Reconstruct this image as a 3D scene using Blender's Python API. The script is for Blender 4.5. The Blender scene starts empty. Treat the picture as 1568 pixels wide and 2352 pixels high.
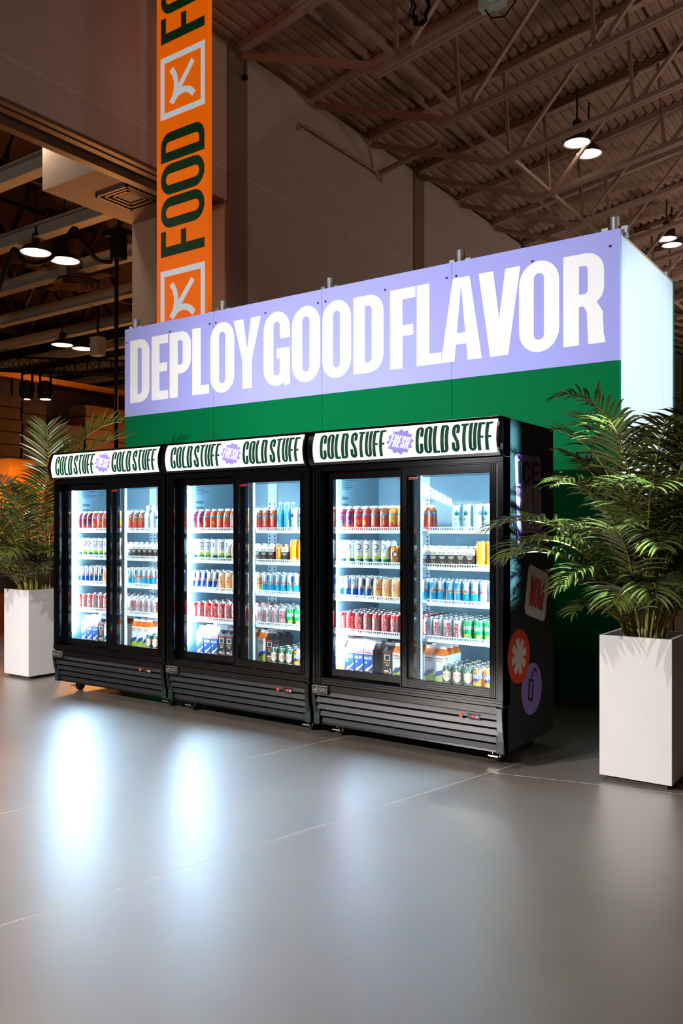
import bpy, bmesh, math, random
from mathutils import Vector, Matrix
from mathutils.geometry import tessellate_polygon

S = bpy.context.scene
COL = S.collection
R = math.radians

# ------------------------------------------------------------------ camera, world, lights, exposure
cam_d = bpy.data.cameras.new('camera')
cam_d.sensor_fit = 'HORIZONTAL'
cam_d.sensor_width = 36.0
cam_d.lens = 36.0 * 1934.0 / 1568.0
cam_d.shift_y = 42.0 / 1568.0
cam_d.clip_start = 0.05
cam_d.clip_end = 300
cam = bpy.data.objects.new('camera', cam_d)
cam.location = (1.977, -4.369, 1.35)
cam.rotation_euler = (R(90), 0, R(35.24))
COL.objects.link(cam)
S.camera = cam

S.view_settings.view_transform = 'Standard'
S.view_settings.look = 'None'
S.view_settings.exposure = 0.0
S.view_settings.gamma = 1.0
S.view_settings.use_curve_mapping = False
S.cycles.max_bounces = 7
S.cycles.diffuse_bounces = 3
S.cycles.glossy_bounces = 4
S.cycles.transmission_bounces = 4
S.cycles.transparent_max_bounces = 12
S.cycles.caustics_reflective = False
S.cycles.caustics_refractive = False
S.cycles.sample_clamp_indirect = 30.0

world = bpy.data.worlds.new('hall_ambient')
world.use_nodes = True
bg = world.node_tree.nodes['Background']
bg.inputs[0].default_value = (1.0, 0.80, 0.66, 1)
bg.inputs[1].default_value = 0.045
S.world = world


def lamp(name, kind, loc, target, energy, color, **kw):
    d = bpy.data.lights.new(name, kind)
    d.energy = energy
    d.color = color
    for k, v in kw.items():
        setattr(d, k, v)
    o = bpy.data.objects.new(name, d)
    o.location = loc
    o.rotation_euler = (Vector(target) - Vector(loc)).to_track_quat('-Z', 'Y').to_euler()
    COL.objects.link(o)
    return o


# hard stage spot in front of the stand, throws the floor shadow and the palm shadows
lamp('stage_spot', 'SPOT', (-2.75, -5.2, 2.75), (-2.0, 1.0, 1.0), 1500, (1.0, 0.95, 0.92),
     spot_size=R(88), spot_blend=0.7, shadow_soft_size=0.05)
# two higher spots, one on each planter
lamp('planter_spot', 'SPOT', (-2.2, -5.4, 5.5), (0.62, 0.0, 0.42), 820, (1.0, 0.975, 0.965),
     spot_size=R(22), spot_blend=0.6, shadow_soft_size=0.04)
lamp('planter_spot', 'SPOT', (-2.6, -5.2, 5.4), (-5.05, 0.2, 0.95), 1250, (1.0, 0.98, 0.97),
     spot_size=R(24), spot_blend=0.6, shadow_soft_size=0.04)
# cool wash on the right flank of the sign tower
lamp('flank_wash', 'SPOT', (4.2, 2.1, 2.9), (0.04, 2.8, 2.5), 1700, (0.72, 0.86, 1.0),
     spot_size=R(44), spot_blend=0.7, shadow_soft_size=0.12)
lamp('side_hall_light', 'POINT', (-17.0, -5.0, 6.5), (0, 0, 0), 520, (1.0, 0.88, 0.76), shadow_soft_size=0.6)
# added narrow beam, shaped to make the lit strip on the end cooler's flank
lamp('strip_fill_light', 'AREA', (3.49, -1.91, 1.85), (0.0, 0.095, 1.45), 15, (0.55, 0.80, 1.0), shape='RECTANGLE', size=0.15, size_y=1.0, spread=R(2.0))
# the hall's own high bays above and behind the camera
for _x, _y in ((-6.0, -7.0),):
    lamp('hall_light', 'AREA', (_x, _y, 9.5), (_x, _y, 0), 420, (1.0, 0.84, 0.70), shape='DISK', size=4.0)
lamp('floor_fill_light', 'AREA', (-1.0, -5.0, 9.0), (-0.6, -3.6, 0), 80, (1.0, 0.92, 0.82), shape='DISK', size=2.5, spread=R(48))  # added overhead fill, not a hall fixture, brightens the foreground floor
# added unseen uplights, standing in for bounced light on roof and walls
for _x, _y, _e in ((7.0, 3.0, 240), (4.0, 14.0, 260), (-1.0, 24.0, 300)):
    lamp('roof_fill_light', 'AREA', (_x, _y, 3.9), (_x - 1.5, _y, 10), _e, (1.0, 0.80, 0.66), shape='DISK', size=2.0)
# amber light of the neighbouring hall
for _x, _y, _e in ((-13.0, 8.0, 420), (-22.0, 17.0, 430), (-30, 6, 400)):
    lamp('amber_light', 'POINT', (_x, _y, 4.2), (_x, _y, 0), _e, (1.0, 0.42, 0.12), shadow_soft_size=0.5)


# ------------------------------------------------------------------ materials
def lin(c):
    return tuple(((v / 255.0) / 12.92 if v / 255.0 <= 0.04045 else ((v / 255.0 + 0.055) / 1.055) ** 2.4) for v in c)


MATS = {}


def mat(name, rgb, rough=0.5, metal=0.0, var=0.05, scale=30.0, emit=0.0, bump=0.0, spec=0.5, coat=0.0, stretch=None):
    """Procedural surface: flat colour broken up by a noise, optional fine bump."""
    if name in MATS:
        return MATS[name]
    m = bpy.data.materials.new(name)
    m.use_nodes = True
    nt = m.node_tree
    b = nt.nodes['Principled BSDF']
    c = lin(rgb)
    tc = nt.nodes.new('ShaderNodeTexCoord')
    no = nt.nodes.new('ShaderNodeTexNoise')
    no.inputs['Scale'].default_value = scale
    no.inputs['Detail'].default_value = 4
    if stretch:
        mp = nt.nodes.new('ShaderNodeMapping')
        mp.inputs['Scale'].default_value = stretch
        nt.links.new(tc.outputs['Object'], mp.inputs[0])
        nt.links.new(mp.outputs[0], no.inputs['Vector'])
    else:
        nt.links.new(tc.outputs['Object'], no.inputs['Vector'])
    ra = nt.nodes.new('ShaderNodeValToRGB')
    ra.color_ramp.elements[0].position = 0.3
    ra.color_ramp.elements[1].position = 0.7
    ra.color_ramp.elements[0].color = tuple(max(0, v * (1 - var)) for v in c) + (1,)
    ra.color_ramp.elements[1].color = tuple(min(1, v * (1 + var)) for v in c) + (1,)
    nt.links.new(no.outputs['Fac'], ra.inputs[0])
    nt.links.new(ra.outputs[0], b.inputs['Base Color'])
    b.inputs['Roughness'].default_value = rough
    b.inputs['Metallic'].default_value = metal
    b.inputs['Specular IOR Level'].default_value = spec
    b.inputs['Coat Weight'].default_value = coat
    if emit:
        b.inputs['Emission Color'].default_value = c + (1,)
        b.inputs['Emission Strength'].default_value = emit
    if bump:
        bp = nt.nodes.new('ShaderNodeBump')
        bp.inputs['Strength'].default_value = bump
        bp.inputs['Distance'].default_value = 0.01
        nt.links.new(no.outputs['Fac'], bp.inputs['Height'])
        nt.links.new(bp.outputs[0], b.inputs['Normal'])
    MATS[name] = m
    return m


def glass_mat(name, tint=(0.93, 0.97, 0.97), refl=1.0):
    m = bpy.data.materials.new(name)
    m.use_nodes = True
    nt = m.node_tree
    nt.nodes.clear()
    out = nt.nodes.new('ShaderNodeOutputMaterial')
    mix = nt.nodes.new('ShaderNodeMixShader')
    tr = nt.nodes.new('ShaderNodeBsdfTransparent')
    gl = nt.nodes.new('ShaderNodeBsdfGlossy')
    lw = nt.nodes.new('ShaderNodeLayerWeight')
    lw.inputs['Blend'].default_value = 0.5
    pw = nt.nodes.new('ShaderNodeMath')
    pw.operation = 'POWER'
    pw.inputs[1].default_value = 5.0
    mu = nt.nodes.new('ShaderNodeMath')
    mu.operation = 'MULTIPLY_ADD'
    mu.inputs[1].default_value = 0.9 * refl
    mu.inputs[2].default_value = 0.045 * refl
    tr.inputs[0].default_value = tint + (1,)
    gl.inputs['Roughness'].default_value = 0.02
    nt.links.new(lw.outputs['Facing'], pw.inputs[0])
    nt.links.new(pw.outputs[0], mu.inputs[0])
    nt.links.new(mu.outputs[0], mix.inputs[0])
    nt.links.new(tr.outputs[0], mix.inputs[1])
    nt.links.new(gl.outputs[0], mix.inputs[2])
    nt.links.new(mix.outputs[0], out.inputs[0])
    MATS[name] = m
    return m


def floor_mat():
    m = bpy.data.materials.new('polished_concrete')
    m.use_nodes = True
    nt = m.node_tree
    b = nt.nodes['Principled BSDF']
    tc = nt.nodes.new('ShaderNodeTexCoord')
    n1 = nt.nodes.new('ShaderNodeTexNoise')
    n1.inputs['Scale'].default_value = 1.6
    n1.inputs['Detail'].default_value = 8
    n2 = nt.nodes.new('ShaderNodeTexNoise')
    n2.inputs['Scale'].default_value = 38
    n2.inputs['Detail'].default_value = 3
    nt.links.new(tc.outputs['Object'], n1.inputs['Vector'])
    nt.links.new(tc.outputs['Object'], n2.inputs['Vector'])
    ra = nt.nodes.new('ShaderNodeValToRGB')
    ra.color_ramp.elements[0].position = 0.3
    ra.color_ramp.elements[1].position = 0.72
    ra.color_ramp.elements[0].color = lin((92, 82, 73)) + (1,)
    ra.color_ramp.elements[1].color = lin((112, 100, 90)) + (1,)
    nt.links.new(n1.outputs['Fac'], ra.inputs[0])
    nt.links.new(ra.outputs[0], b.inputs['Base Color'])
    mr = nt.nodes.new('ShaderNodeMapRange')
    mr.inputs['To Min'].default_value = 0.30
    mr.inputs['To Max'].default_value = 0.42
    nt.links.new(n1.outputs['Fac'], mr.inputs['Value'])
    nt.links.new(mr.outputs[0], b.inputs['Roughness'])
    b.inputs['Specular IOR Level'].default_value = 1.0
    b.inputs['Coat Weight'].default_value = 1.0
    b.inputs['Coat IOR'].default_value = 3.4
    b.inputs['Coat Roughness'].default_value = 0.45
    bp = nt.nodes.new('ShaderNodeBump')
    bp.inputs['Strength'].default_value = 0.05
    bp.inputs['Distance'].default_value = 0.01
    nt.links.new(n2.outputs['Fac'], bp.inputs['Height'])
    nt.links.new(bp.outputs[0], b.inputs['Normal'])
    MATS['polished_concrete'] = m
    return m


floor_mat()
glass_mat('door_glass')
M = MATS
mat('joint_filler', (196, 190, 182), 0.7)
mat('wall_paint', (176, 156, 146), 0.7, var=0.04, scale=3)
mat('wall_joint', (196, 178, 168), 0.7)
mat('wall_backing', (188, 170, 160), 0.8)
mat('column_paint', (118, 96, 84), 0.7)
mat('jamb_paint', (190, 170, 150), 0.7)
mat('track_metal', (110, 84, 62), 0.5, 0.2)
mat('deck_paint', (140, 112, 94), 0.6, var=0.06, scale=2)
mat('steel_paint', (150, 124, 108), 0.55, var=0.06)
mat('pipe_paint', (138, 112, 96), 0.5)
mat('red_fitting', (160, 60, 30), 0.5)
mat('black_plastic', (16, 16, 17), 0.35, var=0.1)
mat('black_frame', (6, 6, 7), 0.09, var=0.08, spec=0.6)
mat('black_side', (20, 36, 36), 0.4, var=0.1)
mat('louver_grey', (30, 30, 35), 0.42, var=0.05)
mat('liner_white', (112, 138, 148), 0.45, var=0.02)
mat('print_red', (196, 32, 34), .45)
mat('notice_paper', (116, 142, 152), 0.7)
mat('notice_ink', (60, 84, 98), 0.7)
mat('post_white', (205, 214, 218), 0.45, var=0.02)
mat('shelf_white', (235, 238, 240), 0.4, var=0.02)
mat('slot_black', (10, 12, 14), 0.8)
mat('led_soft', (192, 226, 255), 0.4, var=0.0, emit=130.0)
mat('led_white', (192, 226, 255), 0.4, var=0.0, emit=260.0)
mat('sign_white', (250, 250, 250), 0.4, var=0.0, emit=0.45)
mat('sign_green', (4, 58, 40), 0.6, spec=.1, var=0.03)
mat('badge_purple', (150, 138, 222), 0.6, var=0.02, spec=.1)
mat('badge_white', (248, 247, 252), 0.5, var=0.01, emit=0.2)
mat('chrome', (190, 186, 180), 0.25, 0.9)
mat('galvanised', (176, 180, 180), 0.38, 0.85, var=0.12, scale=60)
mat('rubber', (20, 20, 20), 0.6)
mat('badge_silver', (150, 148, 140), 0.35, 0.5)
mat('led_red', (255, 50, 20), 0.4, emit=2.5, var=0)
mat('switch_red', (190, 70, 50), 0.35, emit=0.2)
mat('display_white', (200, 205, 215), 0.4)
mat('purple_panel', (163, 166, 236), 0.6, spec=.05, var=0.015, scale=2)
mat('green_panel', (0, 104, 58), 0.6, spec=.03, var=0.03, scale=2, stretch=(1, 1, 0.1))
mat('panel_letter', (244, 245, 248), 0.55, var=0.01)
mat('corrugated_white', (226, 234, 240), 0.3, 0.35, var=0.03, scale=8, stretch=(1, 1, 0.05))
mat('panel_edge', (150, 130, 105), 0.6)
mat('screw_dark', (30, 30, 34), 0.4, 0.5)
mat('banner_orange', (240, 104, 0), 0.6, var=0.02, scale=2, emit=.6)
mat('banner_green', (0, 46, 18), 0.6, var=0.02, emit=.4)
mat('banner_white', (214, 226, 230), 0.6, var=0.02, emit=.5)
mat('planter_white', (226, 222, 222), 0.5, var=0.02, scale=6)
mat('planter_base', (70, 62, 56), 0.7)
mat('soil', (44, 32, 22), 0.95, var=0.4, scale=40, bump=0.6)
mat('leaf', (72, 79, 31), 0.30, var=0.25, scale=9, spec=0.8)
mat('leaf_light', (92, 100, 38), 0.33, var=0.2, scale=9)
mat('rachis', (148, 138, 54), 0.45, var=0.15)
mat('sticker_purple', (150, 122, 200), 0.5, var=0.02)
mat('sticker_dark', (14, 34, 30), 0.5)
mat('sticker_tan', (206, 182, 170), 0.5)
mat('sticker_white', (230, 224, 214), 0.5)
mat('sticker_red', (206, 50, 30), 0.5)
mat('sticker_orange', (232, 70, 26), 0.5)
mat('lamp_glow', (255, 236, 214), 0.5, var=0, emit=7.0)
mat('lamp_glow_warm', (255, 214, 170), 0.5, var=0, emit=8.0)
mat('lamp_body', (46, 38, 34), 0.5, 0.2)
mat('beam_white', (168, 160, 152), 0.6)
mat('dark_deck', (70, 48, 32), 0.7)
mat('dark_wood', (46, 25, 13), 0.7, var=0.25, scale=3, stretch=(1, 1, 6))
mat('brown_wood', (78, 50, 26), 0.7, var=0.2, scale=3, stretch=(1, 1, 6))
mat('booth_orange', (240, 140, 20), 0.6, var=0.08, scale=3)
mat('cable_black', (9, 9, 9), 0.7, spec=.15)
mat('box_white', (190, 190, 190), 0.5)
mat('led_green', (60, 255, 90), 0.5, emit=3, var=0)
mat('letter_glow', (255, 255, 255), 0.5, emit=22.0, var=0)


# ------------------------------------------------------------------ mesh helper
class MB:
    def __init__(self, off=(0, 0, 0)):
        self.v, self.f, self.m, self.off = [], [], [], Vector(off)

    def add(self, verts, faces, mi=0):
        n = len(self.v)
        self.v += [Vector(p) + self.off for p in verts]
        for f in faces:
            self.f.append([n + i for i in f])
            self.m.append(mi)
        return self

    def box(self, x0, x1, y0, y1, z0, z1, mi=0):
        v = [(x, y, z) for z in (z0, z1) for y in (y0, y1) for x in (x0, x1)]
        return self.add(v, [(0, 2, 3, 1), (4, 5, 7, 6), (0, 1, 5, 4), (2, 6, 7, 3), (0, 4, 6, 2), (1, 3, 7, 5)], mi)

    def beam(self, a, b, w, h=None, mi=0, up=(0, 0, 1)):
        a, b = Vector(a), Vector(b)
        h = h or w
        d = (b - a).normalized()
        u = Vector(up)
        if abs(d.dot(u)) > 0.97:
            u = Vector((0, 1, 0))
        s = d.cross(u).normalized() * (w / 2)
        t = s.cross(d).normalized() * (h / 2)
        v = [p + i * s + j * t for p in (a, b) for i, j in ((-1, -1), (1, -1), (1, 1), (-1, 1))]
        return self.add(v, [(0, 3, 2, 1), (4, 5, 6, 7), (0, 1, 5, 4), (1, 2, 6, 5), (2, 3, 7, 6), (3, 0, 4, 7)], mi)

    def tube(self, pts, r, n=6, mi=0):
        pts = [Vector(p) for p in pts]
        rr = r if isinstance(r, (list, tuple)) else [r] * len(pts)
        rings = []
        ref = Vector((0.31, 0.2, 0.93)).normalized()
        for i, p in enumerate(pts):
            d = (pts[min(i + 1, len(pts) - 1)] - pts[max(i - 1, 0)]).normalized()
            s = d.cross(ref)
            if s.length < 0.05:
                s = d.cross(Vector((1, 0, 0)))
            s.normalize()
            t = d.cross(s)
            rings.append([p + rr[i] * (math.cos(2 * math.pi * k / n) * s + math.sin(2 * math.pi * k / n) * t) for k in range(n)])
        v = [q for ring in rings for q in ring]
        f = []
        for i in range(len(pts) - 1):
            for k in range(n):
                f.append((i * n + k, i * n + (k + 1) % n, (i + 1) * n + (k + 1) % n, (i + 1) * n + k))
        f.append(tuple(range(n - 1, -1, -1)))
        f.append(tuple((len(pts) - 1) * n + k for k in range(n)))
        return self.add(v, f, mi)

    def lathe(self, prof, n=20, mis=None, c=(0, 0, 0), caps=True):
        v, f, ms = [], [], []
        for r, z in prof:
            for k in range(n):
                a = 2 * math.pi * k / n
                v.append((c[0] + r * math.cos(a), c[1] + r * math.sin(a), c[2] + z))
        base = len(self.v)
        self.v += [Vector(p) + self.off for p in v]
        for i in range(len(prof) - 1):
            for k in range(n):
                self.f.append([base + i * n + k, base + i * n + (k + 1) % n, base + (i + 1) * n + (k + 1) % n, base + (i + 1) * n + k])
                self.m.append(mis[i] if mis else 0)
        for i, rev in ((0, True), (len(prof) - 1, False)):
            if caps and prof[i][0] > 1e-5:
                ids = [base + i * n + k for k in range(n)]
                self.f.append(ids[::-1] if rev else ids)
                self.m.append((mis[0] if rev else mis[-1]) if mis else 0)
        return self

    def mesh(self, name, mats, smooth=False):
        me = bpy.data.meshes.new(name)
        me.from_pydata([tuple(p) for p in self.v], [], self.f)
        for m in (mats if isinstance(mats, (list, tuple)) else [mats]):
            me.materials.append(M[m])
        if any(self.m):
            me.polygons.foreach_set('material_index', self.m)
        if smooth:
            me.shade_smooth()
            try:
                me.set_sharp_from_angle(angle=R(38))
            except Exception:
                pass
        me.update()
        return me

    def build(self, name, mats, parent=None, smooth=False):
        return link(name, self.mesh(name, mats, smooth), parent)


def link(name, data, parent=None, loc=None, rz=0.0):
    o = bpy.data.objects.new(name, data)
    COL.objects.link(o)
    if parent is not None:
        o.parent = parent
    if loc is not None:
        o.location = loc
    if rz:
        o.rotation_euler = (0, 0, rz)
    return o


def tag(o, label=None, cat=None, group=None, kind=None):
    if label:
        o['label'] = label
    if cat:
        o['category'] = cat
    if group:
        o['group'] = group
    if kind:
        o['kind'] = kind
    return o


def empty(name, loc, rz=0.0):
    return link(name, None, None, loc, rz)


def copy_tree(o, parent=None):
    c = o.copy()
    COL.objects.link(c)
    if parent is not None:
        c.parent = parent
    for ch in list(o.children):
        copy_tree(ch, c)
    return c


# ------------------------------------------------------------------ lettering (hand drawn condensed capitals)
def arc(cx, cy, rx, ry, a0, a1, n=6):
    return [(cx + rx * math.cos(R(a0 + (a1 - a0) * i / n)), cy + ry * math.sin(R(a0 + (a1 - a0) * i / n))) for i in range(n + 1)]


def rr(x0, y0, x1, y1, tl=0, tr=0, br=0, bl=0, k=1.0):
    """rounded rectangle, k stretches the corner radii vertically"""
    p = []
    p += arc(x1 - tr, y1 - tr * k, tr, tr * k, 0, 90) if tr > 1e-4 else [(x1, y1)]
    p += arc(x0 + tl, y1 - tl * k, tl, tl * k, 90, 180) if tl > 1e-4 else [(x0, y1)]
    p += arc(x0 + bl, y0 + bl * k, bl, bl * k, 180, 270) if bl > 1e-4 else [(x0, y0)]
    p += arc(x1 - br, y0 + br * k, br, br * k, 270, 360) if br > 1e-4 else [(x1, y0)]
    return p


def rect(x0, y0, x1, y1):
    return [(x0, y0), (x1, y0), (x1, y1), (x0, y1)]


def stroke(pts, w):
    pts = [Vector((p[0], p[1])) for p in pts]
    L, Rr = [], []
    for i, p in enumerate(pts):
        d0 = (p - pts[i - 1]).normalized() if i else (pts[1] - p).normalized()
        d1 = (pts[i + 1] - p).normalized() if i < len(pts) - 1 else d0
        n0, n1 = Vector((-d0.y, d0.x)), Vector((-d1.y, d1.x))
        n = (n0 + n1)
        n = n / max(n.length_squared / 2, 0.6)
        L.append(tuple(p + n * w / 2))
        Rr.append(tuple(p - n * w / 2))
    return L + Rr[::-1]


def glyph(ch, w, s, t):
    """pieces (outer, [holes]) of a capital in a w x 1 box, stem s, bar t"""
    Ro = w * 0.5
    Ri = max(0.01, w * 0.5 - s)
    ri = max(0.01, Ri)

    def Cs(hi, lo):
        o = [(w, hi)] + rr(0, 0, w, 1, Ro, Ro, Ro, Ro)[0:0]
        outer = [(w, hi), (w, 1 - Ro)] + arc(w - Ro, 1 - Ro, Ro, Ro, 0, 90) + arc(Ro, 1 - Ro, Ro, Ro, 90, 180) + \
            arc(Ro, Ro, Ro, Ro, 180, 270) + arc(w - Ro, Ro, Ro, Ro, 270, 360) + [(w, lo)]
        a = w - s
        inner = [(a, lo), (a, t + ri)] + arc(a - ri, t + ri, ri, ri, 0, -90) + arc(s + ri, t + ri, ri, ri, 270, 180) + \
            arc(s + ri, 1 - t - ri, ri, ri, 180, 90) + arc(a - ri, 1 - t - ri, ri, ri, 90, 0) + [(a, hi)]
        pts = outer + inner
        out = [pts[0]]
        for p in pts[1:]:
            if (Vector(p) - Vector(out[-1])).length > 1e-4:
                out.append(p)
        return [(out, [])]
    if ch == 'D':
        return [(rr(0, 0, w, 1, 0, Ro * .95, Ro * .95, 0), [rr(s, t, w - s, 1 - t, 0, ri, ri, 0)])]
    if ch == 'O':
        return [(rr(0, 0, w, 1, Ro, Ro, Ro, Ro), [rr(s, t, w - s, 1 - t, ri, ri, ri, ri)])]
    if ch == 'C':
        return Cs(0.62, 0.37)
    if ch == 'G':
        return Cs(0.63, 0.5) + [(rect(w * .5, 0.5 - t, w - s * .9, 0.5), []), ([(w - s * .55, 0), (w, 0), (w, .3), (w - s * .8, .2)], [])]
    if ch == 'E':
        return [(rect(0, 0, s, 1), []), (rect(s, 0, w, t), []), (rect(s, 1 - t, w, 1), []), (rect(s, .5 - t / 2, w * .94, .5 + t / 2), [])]
    if ch == 'F':
        return [(rect(0, 0, s, 1), []), (rect(s, 1 - t, w, 1), []), (rect(s, .47 - t / 2, w * .92, .47 + t / 2), [])]
    if ch == 'L':
        return [(rect(0, 0, s, 1), []), (rect(s, 0, w, t), [])]
    if ch == 'I':
        return [(rect(0, 0, s, 1), [])]
    if ch == 'T':
        return [(rect(w / 2 - s / 2, 0, w / 2 + s / 2, 1 - t), []), (rect(0, 1 - t, w, 1), [])]
    if ch == 'H':
        return [(rect(0, 0, s, 1), []), (rect(w - s, 0, w, 1), []), (rect(s, .5 - t / 2, w - s, .5 + t / 2), [])]
    if ch == 'P':
        return [(rect(0, 0, s, .36), []), (rr(0, .36, w, 1, 0, Ro * .9, Ro * .9, 0), [rr(s, .36 + t, w - s, 1 - t, 0, ri * .9, ri * .9, 0)])]
    if ch == 'B':
        return glyph('P', w, s, t) + [(rr(0, 0, w, .5, 0, Ro * .9, Ro * .9, 0), [rr(s, t, w - s, .5 - t, 0, ri * .5, ri * .5, 0)])]
    if ch == 'R':
        return [(rect(0, 0, s, .42), []), (rr(0, .42, w, 1, 0, Ro * .9, Ro * .8, 0), [rr(s, .42 + t, w - s, 1 - t, 0, ri * .9, ri * .9, 0)]),
                ([(w * .5, .47), (w * .5, .42), (w * .58, .36), (w - s * .98, 0), (w * 1.04, 0), (w * .99, .1), (w * .97, .34), (w * .8, .47)], [])]
    if ch == 'U':
        outer = [(0, 1), (0, Ro)] + arc(Ro, Ro, Ro, Ro, 180, 270) + arc(w - Ro, Ro, Ro, Ro, 270, 360) + [(w, 1), (w - s, 1)]
        inner = arc(w - s - ri, t + ri, ri, ri, 0, -90) + arc(s + ri, t + ri, ri, ri, 270, 180) + [(s, 1)]
        pts, out = outer + inner, []
        for p in pts:
            if not out or (Vector(p) - Vector(out[-1])).length > 1e-4:
                out.append(p)
        return [(out, [])]
    if ch == 'S':
        a, r2 = s / 2, max(.02, (w - s) / 2)
        c = [(w - a, .66), (w - a, 1 - a - r2)] + arc(w / 2, 1 - a - r2, r2, r2, 15, 165, 8) + [(a, .76), (a + w * .04, .64), (w / 2, .5), (w - a - w * .04, .36), (w - a, .24)] + \
            arc(w / 2, a + r2, r2, r2, -15, -165, 8) + [(a, .34)]
        return [(stroke(c, s), [])]
    if ch == 'A':
        q = s * 1.02
        return [([(0, 0), (q, 0), (w / 2 + q * .05, 1), (w / 2 - q * .62, 1)], []), ([(w - q, 0), (w, 0), (w / 2 + q * .62, 1), (w / 2 - q * .05, 1)], []),
                (rect(w * .26, .2, w * .74, .2 + t), [])]
    if ch == 'V':
        q = s * 1.05
        return [([(w / 2 - q * .6, 0), (w / 2 + q * .3, 0), (q, 1), (0, 1)], []), ([(w / 2 - q * .3, 0), (w / 2 + q * .6, 0), (w, 1), (w - q, 1)], [])]
    if ch == 'Y':
        q = s * 1.05
        return [(rect(w / 2 - s / 2, 0, w / 2 + s / 2, .42), []), ([(w / 2 - s / 2, .40), (w / 2 + s * .15, .40), (q, 1), (0, 1)], []),
                ([(w / 2 - s * .15, .40), (w / 2 + s / 2, .40), (w, 1), (w - q, 1)], [])]
    if ch == 'K':
        return [(rect(0, 0, s, 1), []), ([(s, .42), (s, .66), (w - s, 1), (w, 1)], []), ([(s * 1.1, .58), (w * .62, .60), (w, 0), (w - s, 0)], [])]
    if ch == 'N':
        return [(rect(0, 0, s, 1), []), (rect(w - s, 0, w, 1), []), ([(0, 1), (s, 1), (w, 0), (w - s, 0)], [])]
    if ch == 'M':
        return [(rect(0, 0, s, 1), []), (rect(w - s, 0, w, 1), []), ([(0, 1), (s, 1), (w / 2 + s * .3, 0), (w / 2 - s * .4, 0)], []),
                ([(w - s, 1), (w, 1), (w / 2 + s * .4, 0), (w / 2 - s * .3, 0)], [])]
    if ch == 'W':
        q = s * .9
        return [([(w * .2, 0), (w * .2 + q, 0), (q, 1), (0, 1)], []), ([(w * .2, 0), (w * .2 + q * .7, 0), (w / 2 + q / 2, 1), (w / 2 - q / 2, 1)], []),
                ([(w * .8 - q * .7, 0), (w * .8, 0), (w / 2 + q / 2, 1), (w / 2 - q / 2, 1)], []), ([(w * .8 - q, 0), (w * .8, 0), (w, 1), (w - q, 1)], [])]
    return []


def text(s, w=.45, st=.14, t=None, gap=.05, space=.15, widths=None):
    """pieces for a word with baseline (0,0), cap height 1; returns pieces, total width"""
    t = t if t is not None else st * .8
    x, out = 0.0, []
    for ch in s:
        if ch == ' ':
            x += space
            continue
        cw = w * {'I': 0, 'E': .88, 'F': .85, 'L': .85, 'M': 1.45, 'W': 1.5, 'A': 1.12, 'V': 1.12, 'Y': 1.1, 'T': .95}.get(ch, 1.0)
        if ch == 'I':
            cw = st
        if widths and ch in widths:
            cw = widths[ch]
        for o, hs in glyph(ch, cw, st, t):
            out.append(([(p[0] + x, p[1]) for p in o], [[(p[0] + x, p[1]) for p in h] for h in hs]))
        x += cw + gap
    return out, x - gap


def tf(pieces, fn):
    return [([fn(*p) for p in o], None if hs is None else [[fn(*p) for p in h] for h in hs]) for o, hs in pieces]


def fit(pieces, x0, y0, x1, y1, w):
    """scale a word (width w, height 1) into a box"""
    return tf(pieces, lambda x, y: (x0 + (x1 - x0) * x / w, y0 + (y1 - y0) * y))


def ellipse(cx, cy, rx, ry=None, n=28):
    ry = ry or rx
    return [(cx + rx * math.cos(2 * math.pi * i / n), cy + ry * math.sin(2 * math.pi * i / n)) for i in range(n)]


def decal(name, layers, fn, parent, cx=(), cy=(), lift=None):
    """layers: list of (pieces, material).  fn maps (u, v, layer index) -> xyz.  One mesh."""
    me = decal_mesh(name, layers, fn, cx, cy)
    return link(name, me, parent)


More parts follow.
